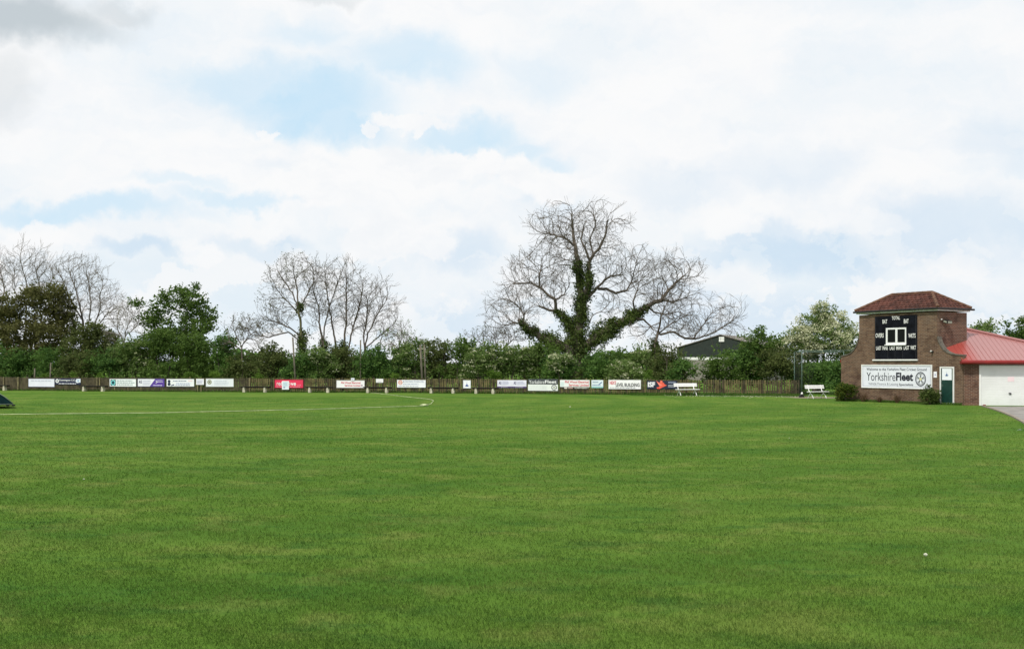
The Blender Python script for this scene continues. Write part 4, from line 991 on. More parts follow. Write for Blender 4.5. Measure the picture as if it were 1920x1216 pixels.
# ---- space colonisation for the bare trees
def colonize(seeds, attr, step=.35, di=3.0, dk=.55, iters=90, droop=0.0, seed=1, jitter=.12):
    r = np.random.default_rng(seed)
    P = []; par = []
    def nearest(p): return int(np.argmin([(q-p).length for q in P])) if P else -1
    base_r = []
    for pl, r0, r1 in seeds:
        pl = [Vector(p) for p in pl]; cur = nearest(pl[0]) if P else -1
        if cur >= 0 and (P[cur]-pl[0]).length > step*1.5: pass
        tot = sum((pl[i+1]-pl[i]).length for i in range(len(pl)-1)); acc = 0
        for i in range(len(pl)-1):
            n_ = max(1, int(round((pl[i+1]-pl[i]).length/step)))
            for k in range(0 if (i == 0 and not P) else 1, n_+1):
                p = pl[i].lerp(pl[i+1], k/n_); t = min(1, (acc+(pl[i+1]-pl[i]).length*k/n_)/tot)
                P.append(p+Vector(r.normal(0, .02, 3))); par.append(cur); base_r.append(r0+(r1-r0)*t); cur = len(P)-1
            acc += (pl[i+1]-pl[i]).length
    pos = np.array([tuple(p) for p in P]); par = list(par); R0 = list(base_r)
    A = np.array(attr); nd = np.full(len(A), 1e9); ni = np.zeros(len(A), int)
    def upd(idx0):
        nonlocal nd, ni
        for c in range(idx0, len(pos), 400):
            blk = pos[c:c+400]; d = np.linalg.norm(A[:, None]-blk[None], axis=2); j = d.argmin(1); dd = d[np.arange(len(A)), j]
            m_ = dd < nd; nd = np.where(m_, dd, nd); ni = np.where(m_, c+j, ni)
    upd(0); alive = np.ones(len(A), bool); children = {}
    for it in range(iters):
        act = alive & (nd < di)
        if act.sum() == 0: break
        acc = np.zeros_like(pos); v = A[act]-pos[ni[act]]; v /= np.linalg.norm(v, axis=1)[:, None]+1e-9
        np.add.at(acc, ni[act], v); cnt = np.bincount(ni[act], minlength=len(pos)); g = np.where(cnt > 0)[0]
        d = acc[g]/cnt[g][:, None]; d += r.normal(0, jitter, d.shape)
        # keep some of the parent's direction
        pp = np.array([par[i] if par[i] >= 0 else i for i in g]); pd = pos[g]-pos[pp]; ln = np.linalg.norm(pd, axis=1)[:, None]; pd = np.where(ln > 0, pd/np.maximum(ln, 1e-6), 0)
        d = d+pd*1.4; d[:, 2] -= droop; d /= np.linalg.norm(d, axis=1)[:, None]+1e-9
        new = pos[g]+d*step; keep = []
        for q, (i, p_) in enumerate(zip(g, new)):
            ok = True
            for c in children.get(i, ()):
                if np.linalg.norm(pos[c]-p_) < step*.45: ok = False
            if ok: keep.append(q)
        if not keep: break
        i0 = len(pos); pos = np.concatenate([pos, new[keep]])
        for k, q in enumerate(keep): par.append(int(g[q])); R0.append(0.); children.setdefault(int(g[q]), []).append(i0+k)
        upd(i0); alive &= nd > dk
    return pos, np.array(par), np.array(R0)
def tree_mesh(pos, par, R0, tip, expo, twigs, twig_len, seed, up=.25):
    r = np.random.default_rng(seed); n = len(pos)
    # tips get a spray of fine twigs
    cnt = np.bincount(par[par >= 0], minlength=n); P = [pos]; PR = [par]; k0 = n
    cand = np.where((cnt == 0) | ((R0 == 0) & (r.uniform(size=n) < .55)))[0]
    newp, newpar = [], []
    for i in cand:
        p = par[i]; d0 = pos[i]-pos[p] if p >= 0 else np.array([0, 0, 1.]); d0 = d0/(np.linalg.norm(d0)+1e-9)
        m_ = twigs if cnt[i] == 0 else 1
        for _ in range(m_):
            d = d0*1.2+r.normal(0, .48, 3)+np.array([0, 0, up]); d /= np.linalg.norm(d); L = twig_len*r.uniform(.5, 1.2)
            a = pos[i]+d*L*.5; d2 = d+r.normal(0, .14, 3)+np.array([0, 0, up*.5]); d2 /= np.linalg.norm(d2)
            newp.append(a); newpar.append(i); newp.append(a+d2*L*.5); newpar.append(k0+len(newp)-2)
    pos = np.concatenate([pos, np.array(newp)]); par = np.concatenate([par, np.array(newpar, int)]); R0 = np.concatenate([R0, np.zeros(len(newp))]); n = len(pos)
    cnt = np.bincount(par[par >= 0], minlength=n); acc = np.zeros(n)
    for i in range(n-1, -1, -1):
        if cnt[i] == 0: acc[i] = tip**expo
        if par[i] >= 0: acc[par[i]] += acc[i]
    R = np.maximum(acc**(1/expo), R0)
    return pos, par, R
def edges_to_mesh(pos, par, R, name, mats, parent, split=.035):
    e = np.where(par >= 0)[0]; vs, fs_, mi = [], [], []; base = 0
    for lo, hi, k in ((0, .022, 3), (.022, .07, 4), (.07, 9, 8)):
        s = e[(R[e] >= lo) & (R[e] < hi)]
        if len(s) == 0: continue
        a = pos[par[s]]; b = pos[s]; d = b-a; L = np.linalg.norm(d, axis=1)[:, None]+1e-9; d = d/L; b = b+d*np.minimum(R[s][:, None]*.3, .05)
        ref = np.where(np.abs(d[:, 2:3]) < .9, np.array([[0, 0, 1.]]), np.array([[1., 0, 0]])); x = np.cross(d, ref); x /= np.linalg.norm(x, axis=1)[:, None]; y = np.cross(d, x)
        r1 = R[s]; r0 = np.minimum(R[par[s]], r1*1.25)
        V = np.zeros((len(s), 2*k, 3))
        for j in range(k):
            t = 2*np.pi*j/k; o = x*np.cos(t)+y*np.sin(t)
            V[:, j] = a+o*r0[:, None]; V[:, k+j] = b+o*r1[:, None]
        idx = np.arange(len(s))[:, None]*2*k
        for j in range(k):
            q = (j+1) % k; fs_.append(np.concatenate([idx+j, idx+q, idx+k+q, idx+k+j], 1)+base); mi.append(np.full(len(s), 0 if hi > .05 and lo >= .07 else 1))
        vs.append(V.reshape(-1, 3)); base += len(s)*2*k
    return mesh_np(name, np.concatenate(vs), np.concatenate(fs_), mats, parent, np.concatenate(mi), smooth=True)
def fill(lobes_px, Y, n, depth, seed, shell=0.0, hollow=None):
    """attractors in ellipsoids given as image ellipses at distance Y"""
    r = np.random.default_rng(seed); s = Y/F; out = []
    tot = sum(l[2]*l[3] for l in lobes_px)
    for (cx, cy, rx, ry) in lobes_px:
        k = int(n*rx*ry/tot); d = r.normal(size=(k, 3)); d /= np.linalg.norm(d, axis=1)[:, None]; q = d*(r.uniform(shell, 1, k)**(1/2.2)*(1+.16*np.abs(r.normal(size=k)))*(.86+.2*np.sin(d[:, 0]*7+cx)*np.sin(d[:, 2]*6+cy)))[:, None]
        out.append(np.stack([(cx-CX)*s+q[:, 0]*rx*s, Y+q[:, 1]*min(depth, rx*s*1.1), CH+(HY-cy)*s+q[:, 2]*ry*s], 1))
    return np.concatenate(out)
def ivy(segs, th, Y, dens=1.0, leaf=.15, name='ivy', m='l_ivy', n_=None):
    pts = []
    for pl, r0, r1 in segs:
        for i in range(len(pl)-1):
            a, b = np.array(pl[i]), np.array(pl[i+1]); L = np.linalg.norm(b-a); k = int(L*105*dens*(r0+r1)*1.6)
            # clumps round the limb
            t = rng.uniform(0, 1, k); c = a+(b-a)*t[:, None]; rr = (r0+(r1-r0)*(i+t)/(len(pl)-1))
            d = rng.normal(size=(k, 3)); d /= np.linalg.norm(d, axis=1)[:, None]; c = c+d*(rr*rng.uniform(.55, 1.15, k))[:, None]
            keep = (np.sin(c[:, 0]*3.3+c[:, 2]*2.1)+np.sin(c[:, 2]*4.7-c[:, 0]*2.9)+rng.normal(0, .9, k)) > -.75; c = c[keep]; k = len(c); o = c-0
            out_ = rng.uniform(size=k) < .16; c[out_] += d[keep][out_]*rng.uniform(.1, .5, out_.sum())[:, None]
            kk = np.repeat(np.arange(k), 9); pts.append(c[kk]+rng.normal(size=(k*9, 3))*.11)
    pts = np.concatenate(pts); V = leaf_quads(pts, leaf); n = len(pts)
    return mesh_np(name, V-0, np.arange(n*4).reshape(n, 4), M[m], th)
def bare_tree(name, label, Y, base_px, seeds_px, lobes_px, n_attr0, group=None, step=.35, di=3.0, dk=.5, tip=.011, expo=2.35, twigs=3, twig_len=.6, depth=4.0, seed=3,
              mats=None, ivy_px=(), buds=0, bud_mat='l_bud', bud_size=.10, cat='tree', up=.25, jitter=.12, ydev=.5, mul=1.0):
    if n_attr0 > 5000: lobes_px = [(a, b+7, c*.93, d*.93) for a, b, c, d in lobes_px]
    s = Y/F; base = PX(base_px[0], base_px[1], Y); base.z = 0
    th = thing(name, label, cat, base, 0, group); r = random.Random(seed)
    devs = {}
    def W3(p, k=0):
        key = (round(p[0]), round(p[1]))
        if key not in devs: devs[key] = r.uniform(-1, 1)*ydev*min(1, max(0, (700-p[1])/120))
        v = PX(p[0], p[1], Y); v.y += devs[key]; v.z = max(v.z, 0); return v-base
    kr = 1.0 if n_attr0 > 5000 else .62
    seeds = [([W3(p) for p in pl], r0*kr, r1*kr) for pl, r0, r1 in seeds_px]
    n_attr = n_attr0 if n_attr0 > 5000 else int(n_attr0*1.7)
    if n_attr0 < 5000: step, dk, tip, expo, twig_len = step*.9, dk*.8, tip*.68, 2.6, twig_len*1.15
    A = fill(lobes_px, Y, n_attr, depth, seed)-np.array(tuple(base))
    pos, par, R0 = colonize(seeds, A, step, di, dk, 80, seed=seed, jitter=jitter)
    pos, par, R = tree_mesh(pos, par, R0, tip, expo, twigs, twig_len, seed, up)
    edges_to_mesh(pos, par, R, 'trunk', mats or [M['bark'], M['twig']], th)
    if ivy_px: ivy([([W3(p) for p in pl], r0, r1) for pl, r0, r1 in ivy_px], th, Y)
    if buds:
        tips = np.where((np.bincount(par[par >= 0], minlength=len(pos)) == 0))[0]; t = tips[rng.uniform(size=len(tips)) < min(1, buds)]
        kk = np.repeat(t, max(1, int(buds))+1); pts = pos[kk]+rng.normal(size=(len(kk), 3))*.07
        V = leaf_quads(pts, bud_size); n = len(pts); mesh_np('leaves', V, np.arange(n*4).reshape(n, 4), M[bud_mat], th)
    return th

# ------------------------------------------------------------------ the big ivy-clad ash
YB = 84.0
bare_tree('ash_tree', 'huge bare spreading tree with ivy covered trunk, tallest in view', YB, (1085, 706),
  [([(1085, 772), (1083, 700), (1082, 640), (1088, 600), (1092, 560), (1086, 520), (1082, 490), (1078, 462), (1074, 430), (1072, 400)], .55, .05),
   ([(1092, 570), (1104, 530), (1104, 495), (1112, 478), (1126, 462), (1135, 440), (1138, 415)], .20, .05),
   ([(1104, 490), (1098, 470), (1090, 448), (1096, 420)], .10, .04),
   ([(1078, 462), (1060, 448), (1040, 440), (1020, 438)], .07, .03), ([(1112, 478), (1106, 450), (1116, 420), (1112, 400)], .07, .03),
   ([(1083, 672), (1062, 652), (1040, 642), (1015, 632), (995, 618), (980, 607), (974, 600)], .42, .16),
   ([(980, 607), (983, 592), (976, 578), (962, 566)], .06, .03), ([(980, 607), (962, 604), (945, 612)], .05, .02),
   ([(1080, 640), (1068, 612), (1056, 592), (1042, 584), (1024, 580), (1010, 574)], .22, .07),
   ([(1042, 584), (1041, 563), (1024, 550), (1012, 538), (1010, 520), (1014, 502)], .13, .04), ([(1012, 538), (995, 530), (975, 532), (962, 530)], .07, .03),
   ([(1041, 563), (1058, 552), (1064, 540)], .07, .03),
   ([(1083, 668), (1100, 648), (1122, 630), (1149, 612), (1170, 600), (1192, 589), (1214, 574), (1238, 562), (1254, 545), (1268, 528), (1284, 516)], .42, .06),
   ([(1192, 589), (1186, 566), (1192, 548), (1198, 530)], .09, .03), ([(1214, 574), (1228, 584), (1246, 590), (1270, 584)], .08, .03), ([(1238, 562), (1262, 566), (1290, 556)], .08, .03),
   ([(1100, 560), (1119, 540), (1134, 524), (1146, 517), (1165, 517)], .13, .04), ([(1116, 540), (1138, 542), (1155, 549), (1174, 545), (1184, 530), (1188, 512)], .12, .04),
   ([(1192, 600), (1207, 598), (1216, 606), (1226, 618)], .10, .05), ([(1100, 618), (1112, 590), (1126, 584), (1138, 588)], .05, .02)],
  [(1082, 432, 94, 62), (1118, 445, 52, 50), (1046, 445, 44, 44), (1005, 520, 66, 58), (968, 560, 52, 48), (955, 605, 38, 30), (940, 580, 34, 40), (1240, 520, 78, 56), (1190, 500, 48, 44), (1275, 560, 42, 36), (1150, 508, 40, 40), (1042, 540, 34, 40), (1150, 560, 34, 26), (1270, 600, 46, 26), (1060, 490, 40, 30)],
  6500, step=.30, di=2.4, dk=.38, depth=3.4, seed=5, twigs=3, twig_len=.75, tip=.0078, expo=2.55,
  ivy_px=[([(1085, 772), (1083, 700), (1082, 640), (1088, 600), (1092, 560)], .90, .56), ([(1092, 560), (1086, 520), (1082, 490)], .62, .26), ([(1092, 570), (1104, 530), (1104, 495)], .50, .22),
          ([(1083, 672), (1062, 652), (1040, 642), (1015, 632), (995, 618), (980, 607)], .85, .30), ([(1080, 640), (1068, 612), (1056, 592), (1042, 584)], .55, .15),
          ([(1083, 668), (1100, 648), (1122, 630), (1149, 612), (1170, 600), (1192, 589), (1214, 574)], .85, .20), ([(1170, 600), (1192, 589)], .60, .35), ([(1122, 630), (1149, 612)], .75, .8)], buds=.35, bud_size=.07)
bare_tree('ash_tree', 'smaller bare tree with ivy stem between the great tree and barn', 82.5, (1230, 706),
  [([(1229, 772), (1230, 700), (1227, 650), (1234, 624), (1237, 598), (1246, 576)], .24, .08), ([(1233, 628), (1262, 622), (1285, 634), (1310, 634), (1340, 622), (1366, 606), (1388, 590)], .13, .03),
   ([(1234, 624), (1262, 606), (1290, 588)], .07, .03), ([(1237, 605), (1220, 612), (1206, 626)], .05, .02), ([(1300, 632), (1318, 612), (1330, 592)], .05, .02)],
  [(1355, 598, 42, 34), (1300, 612, 46, 24), (1262, 590, 34, 30), (1330, 620, 46, 18), (1205, 620, 26, 18), (1242, 566, 26, 24)],
  900, group=None, step=.33, di=2.2, dk=.46, depth=2.6, seed=8, twigs=3, twig_len=.6, ivy_px=[([(1229, 735), (1229, 680), (1227, 640)], .62, .35)])
# bare trees in the middle of the hedge
bare_tree('budding_tree', 'bare budding tree above the red banner, left one of the middle clump', 86., (566, 706),
  [([(566, 765), (568, 690), (565, 640), (564, 600), (561, 575), (558, 545), (552, 515)], .26, .06), ([(562, 590), (545, 572), (528, 555), (515, 535)], .10, .04), ([(562, 575), (576, 556), (588, 530), (590, 510)], .09, .03),
   ([(564, 630), (545, 615), (520, 604), (500, 600)], .09, .03), ([(565, 640), (540, 622), (505, 632), (475, 628), (462, 618)], .07, .03), ([(561, 575), (550, 550), (530, 520), (520, 508)], .08, .03)],
  [(553, 518, 50, 32), (525, 550, 30, 44), (518, 598, 34, 26), (480, 614, 40, 18), (585, 530, 26, 36), (590, 575, 20, 26)], 1300,
  group='bare trees rising from the hedge', step=.33, di=2.2, dk=.46, depth=2.4, seed=12, twigs=3, twig_len=.55, mats=[M['barkmoss'], M['twig']], ivy_px=[([(567, 735), (566, 660), (565, 625)], .5, .3), ([(562, 585), (563, 572)], .22, .2)], buds=1.0, bud_size=.10)
bare_tree('multi_stem_tree', 'many stemmed bare tree fanning out right of the budding tree', 86.5, (634, 706),
  [([(620, 765), (612, 690), (606, 650), (600, 610), (596, 575), (588, 545)], .20, .06), ([(628, 760), (632, 690), (628, 640), (620, 600), (616, 560), (612, 530)], .18, .05),
   ([(634, 760), (640, 690), (646, 640), (650, 600), (648, 560), (648, 520)], .20, .05), ([(640, 672), (655, 650), (660, 615), (672, 580), (680, 545)], .12, .04), ([(610, 670), (606, 640), (612, 600), (622, 560), (634, 530)], .12, .04)],
  [(612, 535, 30, 46), (648, 535, 32, 46), (672, 560, 30, 40), (594, 580, 20, 34), (640, 585, 40, 30), (665, 600, 26, 24)], 1500,
  group='bare trees rising from the hedge', step=.33, di=2.2, dk=.44, depth=2.4, seed=15, twigs=3, twig_len=.6, up=.4, ivy_px=[([(614, 735), (610, 670), (603, 632)], .42, .24), ([(632, 735), (632, 690), (628, 650)], .42, .3), ([(640, 735), (642, 680), (645, 640)], .38, .25)], buds=.5, bud_size=.09)
bare_tree('multi_stem_tree', 'bare fan shaped tree leaning right above white red lettered board', 87., (690, 706),
  [([(688, 765), (686, 700), (684, 655), (690, 625), (702, 600), (716, 575)], .16, .05), ([(684, 655), (682, 630), (688, 600), (690, 560)], .10, .03), ([(684, 655), (704, 636), (730, 615), (744, 600)], .10, .03), ([(700, 700), (712, 650), (718, 620)], .08, .03)],
  [(700, 570, 34, 34), (725, 590, 28, 34), (735, 620, 24, 20), (695, 610, 26, 24), (712, 540, 20, 22)], 950,
  group='bare trees rising from the hedge', step=.33, di=2.2, dk=.46, depth=2.2, seed=18, twigs=3, twig_len=.6, up=.3, buds=.2, bud_size=.08)
# bare trees on the far left
for i, (bx, lobes, seeds, lb) in enumerate((
   (8, [(5, 520, 26, 46), (-25, 530, 26, 40)], [([(8, 760), (8, 640), (8, 580), (6, 540), (2, 500)], .18, .04)], 'bare slender tree at the left edge above the olive leafed tree'),
   (50, [(45, 505, 30, 46), (28, 520, 20, 36), (62, 530, 22, 30)], [([(52, 760), (50, 640), (50, 570), (48, 530), (42, 490)], .18, .04), ([(50, 575), (30, 545), (24, 510)], .08, .03)], 'tallest slender bare tree of the far left group'),
   (92, [(88, 520, 30, 42), (75, 500, 18, 38), (105, 545, 20, 26)], [([(80, 760), (82, 640), (78, 580), (72, 540), (66, 500)], .16, .04), ([(80, 590), (92, 560), (98, 520)], .08, .03)], 'bare slender tree right of the tallest far left tree'))):
    bare_tree('slender_tree', lb, 97.+i, (bx, 706), seeds, lobes, 620, group='bare trees at the far left', step=.36, di=2.3, dk=.5, depth=2.4, seed=30+i, twigs=3, twig_len=.65, up=.5, tip=.0105, mats=[M['bark'], M['twig2']])
bare_tree('fan_tree', 'bare tree fanning right behind the olive leafed tree at left', 93., (165, 706),
  [([(170, 765), (166, 690), (160, 640), (152, 600), (148, 570), (140, 540), (128, 505)], .28, .05), ([(158, 632), (166, 600), (170, 570), (164, 530)], .14, .04), ([(166, 640), (182, 610), (200, 590), (222, 575)], .13, .03),
   ([(152, 600), (136, 565), (118, 530), (108, 500)], .10, .03), ([(172, 620), (186, 580), (192, 550)], .09, .03)],
  [(140, 515, 36, 36), (168, 535, 36, 44), (198, 560, 30, 40), (215, 590, 24, 24), (118, 525, 20, 32), (150, 570, 40, 30)], 1700, step=.34, di=2.3, dk=.46, depth=3.0, seed=41, twigs=3, twig_len=.62, mats=[M['bark'], M['twig2']], up=.35)
bare_tree('budding_tree', 'small pale half bare tree left of the round green oak', 90., (238, 706),
  [([(236, 760), (236, 690), (232, 650), (236, 620), (246, 595)], .12, .04), ([(233, 645), (222, 620), (220, 600)], .06, .03), ([(236, 630), (256, 612), (262, 596)], .06, .03)],
  [(240, 602, 26, 34), (222, 618, 18, 26), (258, 600, 16, 24)], 420, step=.33, di=2.2, dk=.46, depth=2, seed=43, twigs=4, twig_len=.5, buds=1.4, bud_size=.10, mats=[M['twig2'], M['twig2']])
bare_tree('budding_tree', 'low half bare budding bush right of the round green oak', 85., (452, 706),
  [([(455, 755), (455, 690), (452, 650), (440, 620)], .10, .03), ([(453, 650), (468, 630), (480, 622)], .05, .02), ([(452, 655), (432, 640), (428, 625)], .05, .02)],
  [(448, 622, 26, 24), (468, 636, 24, 16), (428, 640, 12, 16)], 300, step=.33, di=2.2, dk=.46, depth=1.8, seed=44, twigs=4, twig_len=.5, buds=1.2, bud_size=.10)
bare_tree('budding_tree', 'thin half bare bush above the hedge left of the great tree', 86., (935, 706),
  [([(938, 755), (936, 690), (934, 655), (928, 636)], .09, .03), ([(936, 660), (956, 642), (966, 632)], .05, .02), ([(936, 665), (910, 648), (896, 640)], .05, .02)],
  [(930, 632, 36, 12), (900, 634, 22, 10), (962, 634, 18, 12)], 260, step=.33, di=2.2, dk=.46, depth=1.8, seed=46, twigs=4, twig_len=.5, buds=1.2, bud_size=.10)
bare_tree('budding_tree', 'low half bare bush with curved shoots above the hedge gap', 84., (752, 706),
  [([(750, 755), (752, 690), (748, 655), (752, 636)], .09, .03), ([(748, 660), (764, 640), (776, 634)], .05, .02)],
  [(752, 632, 28, 16), (742, 646, 22, 12), (776, 640, 14, 8)], 300, step=.33, di=2.2, dk=.46, depth=1.8, seed=47, twigs=4, twig_len=.5, buds=2.0, bud_size=.11, bud_mat='l_haw')

# ------------------------------------------------------------------ leafy trees
def plobes(lst, Y, px):          # image ellipses -> crown lobes relative to the base
    s = Y/F; return [((cx-px)*s, dy, CH+(HY-cy)*s, rx*s, rx*s*.9, ry*s) for cx, cy, rx, ry, dy in lst]
Y_ = 92.
bush('evergreen_tree', 62, 536, 90, Y_, 'brown', 'broad olive brown leafed tree with open gaps at the far left', 'tree', None, dens=1.0, seed=1, leaf=.20, shell=.5, trunk=True,
     lobes=plobes([(20, 575, 30, 22, 0), (0, 600, 34, 26, .8), (60, 556, 30, 17, .5), (98, 550, 34, 16, -.6), (115, 580, 26, 30, 0), (80, 595, 34, 26, .4), (40, 625, 38, 22, -.5), (100, 630, 34, 24, -.8), (-10, 640, 30, 24, 0), (125, 615, 22, 30, 0), (60, 660, 60, 24, 0)], Y_, 62))
Y_ = 91.
bush('evergreen_tree', 172, 606, 60, Y_, 'olive', 'dark brown green tree below the left fan shaped bare tree', 'tree', None, dens=1.2, seed=2, leaf=.19, shell=.55,
     lobes=plobes([(165, 620, 30, 14, 0), (190, 640, 32, 22, .5), (150, 650, 34, 26, -.6), (210, 665, 24, 22, 0), (175, 675, 44, 24, 0)], Y_, 172))
Y_ = 90.
bush('oak_tree', 335, 540, 80, Y_, 'green', 'round fresh green oak with open lacy crown left of centre', 'tree', None, dens=.55, seed=3, leaf=.20, shell=.60,
     lobes=plobes([(300, 572, 22, 18, .3), (330, 556, 28, 16, 0), (362, 562, 24, 15, -.4), (386, 584, 19, 20, 0), (280, 598, 20, 18, .3), (348, 586, 26, 18, .6), (255, 570, 13, 7, 0), (368, 612, 32, 18, -.3), (300, 610, 26, 18, 0), (392, 606, 14, 14, 0), (366, 541, 8, 3, 0), (330, 640, 60, 26, 0)], Y_, 335))
G_ = 'hedge shrubs behind the fence'
hedge = [
 (-12, 640, 48, 5, 'dark', 'dark shrub at the far left edge behind the fence'),
 (38, 648, 42, 5, 'dark', 'dark shrub behind the fence above the plain white board'),
 (100, 645, 44, 5, 'dark', 'dark shrub behind the fence above the navy club board'),
 (150, 652, 34, 4, 'olive', 'olive shrub behind the fence right of the navy club board'),
 (200, 650, 38, 5, 'dark', 'dark shrub behind the teal emblem board'),
 (246, 628, 44, 6, 'haw', 'tall hawthorn shrub with a few blossoms behind the purple split board'),
 (305, 604, 54, 7, 'green', 'tall green shrub in front of the oak, behind the blue figure board'),
 (368, 614, 50, 6.5, 'green', 'tall green shrub in front of the oak above the notice on two posts'),
 (418, 622, 32, 5.5, 'dark', 'dark narrow shrub behind the olive crest board'),
 (462, 654, 36, 5, 'olive', 'low shrub behind the bench right of the olive crest board'),
 (508, 640, 38, 5, 'olive', 'olive shrub behind the left end of the red banner'),
 (556, 656, 34, 4, 'dark', 'dark shrub behind the right end of the red banner'),
 (600, 648, 32, 4.5, 'haw', 'blossom flecked shrub among the many stemmed tree trunks'),
 (650, 646, 36, 6, 'olive', 'olive shrub behind the left Phil Wood board'),
 (700, 642, 36, 5, 'dark', 'dark shrub behind the small blank white sign'),
 (745, 648, 30, 5, 'dark', 'dark shrub behind the left end of the orange emblem board'),
 (775, 630, 36, 5, 'haw', 'flecked shrub behind the two grey poles'),
 (825, 628, 42, 6, 'olive', 'olive shrub right of the two grey poles'),
 (868, 628, 38, 5.5, 'green', 'green shrub behind the blue spire crest sign'),
 (905, 640, 34, 4.5, 'blos', 'pale blossoming shrub right of the blue spire crest sign'),
 (948, 640, 38, 5, 'blos', 'blossoming shrub behind the two logo board'),
 (990, 640, 32, 6, 'haw', 'thinly blossoming shrub behind the grey wheel board'),
 (1020, 636, 34, 6.5, 'green', 'smooth green shrub left of the great tree trunk'),
 (1058, 658, 34, 4, 'dark', 'dark shrub at the foot of the great tree'),
 (1128, 652, 36, 4.5, 'dark', 'dark shrub right of the great tree trunk'),
 (1165, 650, 34, 5.5, 'green', 'mid green shrub behind the pale teal board'),
 (1172, 672, 30, 3, 'blos', 'low pale shrub behind the NEXT LEVEL BUILDING board'),
 (1204, 644, 26, 6, 'haw', 'flecked shrub left of the ivy stemmed smaller tree'),
 (1256, 642, 34, 4, 'olive', 'olive shrub under the low right branch of the smaller bare tree'),
 (1278, 668, 22, 3, 'dark', 'low dark shrub left of the gap with bright field'),
 (1350, 653, 36, 4, 'green', 'rounded dark green shrub in front of the barn'),
 (1390, 643, 36, 5, 'dark', 'dark green shrub left of the peaked one, before the barn'),
 (1424, 614, 40, 5.5, 'green', 'peaked green shrub right of the barn gable'),
 (1458, 650, 36, 4, 'olive', 'olive shrub behind the right end of the fence'),
]
for i, (px, yt, hw_, dy, kd, lb) in enumerate(hedge):
    bush('hedge_shrub', px, yt-3, hw_*1.12, FY(min(px, 1500))+dy, kd, lb, 'shrub', G_, seed=i+20, dens=1.0, z0=.2)
G2 = 'bright low plants behind the fence'
for i, (px, yt, hw_, kd, lb) in enumerate(((84, 698, 6, 'lime', 'lime green sprig showing over the plain white board'), (136, 696, 6, 'lime', 'lime green sprig showing over the navy club board'), (188, 698, 14, 'lime', 'arching bright green weeds over the fence right of the navy board'),
      (290, 692, 14, 'green', 'bright green weeds over the purple split board'), (356, 690, 13, 'lime', 'bright green weeds over the blue figure board'), (403, 692, 11, 'lime', 'bright weeds over the olive crest board'), (484, 696, 13, 'lime', 'bright weeds over the fence left of red banner'),
      (740, 697, 14, 'lime', 'bright weeds over the orange emblem board'), (926, 688, 16, 'lime', 'bright weeds over the two logo board'), (1216, 690, 7, 'lime', 'bright weeds beside the ivy stem of the smaller bare tree'), (0, 694, 12, 'green', 'bright green weeds at the left edge over the fence'))):
    bush('weed_clump', px, yt, hw_, FY(px)+1.2, kd, lb, 'plant', G2, seed=i+80, dens=1.6, z0=.1, leaf=.10, trunk=False, nl=7, stray=True)
# white-sprayed bough in front of the great tree
bush('hedge_shrub', 1052, 660, 24, FY(1052)+3.0, 'blos', 'sprays of white blossom in front of the great tree foot', 'shrub', G_, seed=140, dens=.35, lobes=plobes([(1050, 668, 20, 5, 0), (1062, 676, 20, 4, .2), (1036, 682, 12, 4, 0), (1048, 690, 14, 5, 0)], FY(1052)+3, 1052), trunk=True)
# great hawthorn in flower
Y_ = 79.
def haw_tree():
    th = bush('hawthorn_tree', 1536, 568, 80, Y_, 'haw', 'tall hawthorn covered in creamy blossom left of the brick tower', 'tree', None, dens=.85, seed=150, leaf=.16, shell=.55,
     lobes=plobes([(1541, 582, 15, 14, 0), (1528, 606, 30, 18, 0), (1560, 604, 26, 24, .3), (1500, 632, 28, 20, -.3), (1545, 636, 44, 28, -.8), (1585, 628, 26, 26, 0), (1470, 650, 24, 14, -.4), (1505, 655, 34, 22, -.6), (1560, 668, 44, 24, -.2), (1600, 660, 22, 24, .5), (1490, 684, 26, 20, .3), (1450, 664, 14, 10, 0)], Y_, 1536))
    lb = plobes([(1541, 582, 16, 15, 0), (1528, 606, 32, 19, 0), (1560, 604, 28, 26, .3), (1500, 632, 30, 20, -.3), (1545, 636, 46, 28, -.8), (1585, 628, 26, 26, 0), (1470, 648, 26, 13, -.4), (1505, 652, 36, 20, -.6), (1600, 650, 20, 22, .3)], Y_, 1536)
    bp = crown_points(lb, 1500, 26, .16, .93, .35)
    sel = np.sin(bp[:, 0]*2.6+bp[:, 2]*1.3)+np.sin(bp[:, 2]*4.1-bp[:, 0]*1.7)+rng.normal(0, .5, len(bp)); bp = bp[(sel > -.15) & (rng.uniform(size=len(bp)) < .75)]
    V = leaf_quads(bp, .115, aspect=.9); n_ = len(bp); mesh_np('blossom_spray', V, np.arange(n_*4).reshape(n_, 4), M['blossom'], th)
haw_tree()
bush('hedge_shrub', 1540, 672, 70, 76.5, 'dark', 'dark shady growth under the flowering hawthorn behind the net frame', 'shrub', G_, seed=151, dens=1.1, z0=.1, nl=16)
bush('hedge_shrub', 1582, 668, 34, 73.5, 'dark', 'dark shady shrub hard behind the left corner of the brick tower', 'shrub', G_, seed=155, dens=1.5, z0=.02, nl=18)
bush('hedge_shrub', 1498, 690, 24, 75.5, 'green', 'low green growth behind the net frame posts', 'shrub', G_, seed=152, dens=1.2, z0=.05)
bush('garden_tree', 1842, 606, 34, 76., 'haw', 'leafy treetop showing over the red roof next to the tower', 'tree', None, seed=153, dens=.8, lobes=plobes([(1838, 618, 20, 8, 0), (1850, 613, 12, 5, 0), (1836, 640, 34, 22, 0)], 76., 1842))
bush('garden_tree', 1922, 592, 36, 72., 'green', 'green tree rising over the red roof at the right edge', 'tree', None, seed=154, dens=.8, lobes=plobes([(1926, 606, 16, 12, 0), (1915, 628, 20, 12, 0), (1896, 634, 12, 8, 0), (1890, 618, 4, 8, 0), (1935, 640, 34, 24, 0)], 72., 1922))
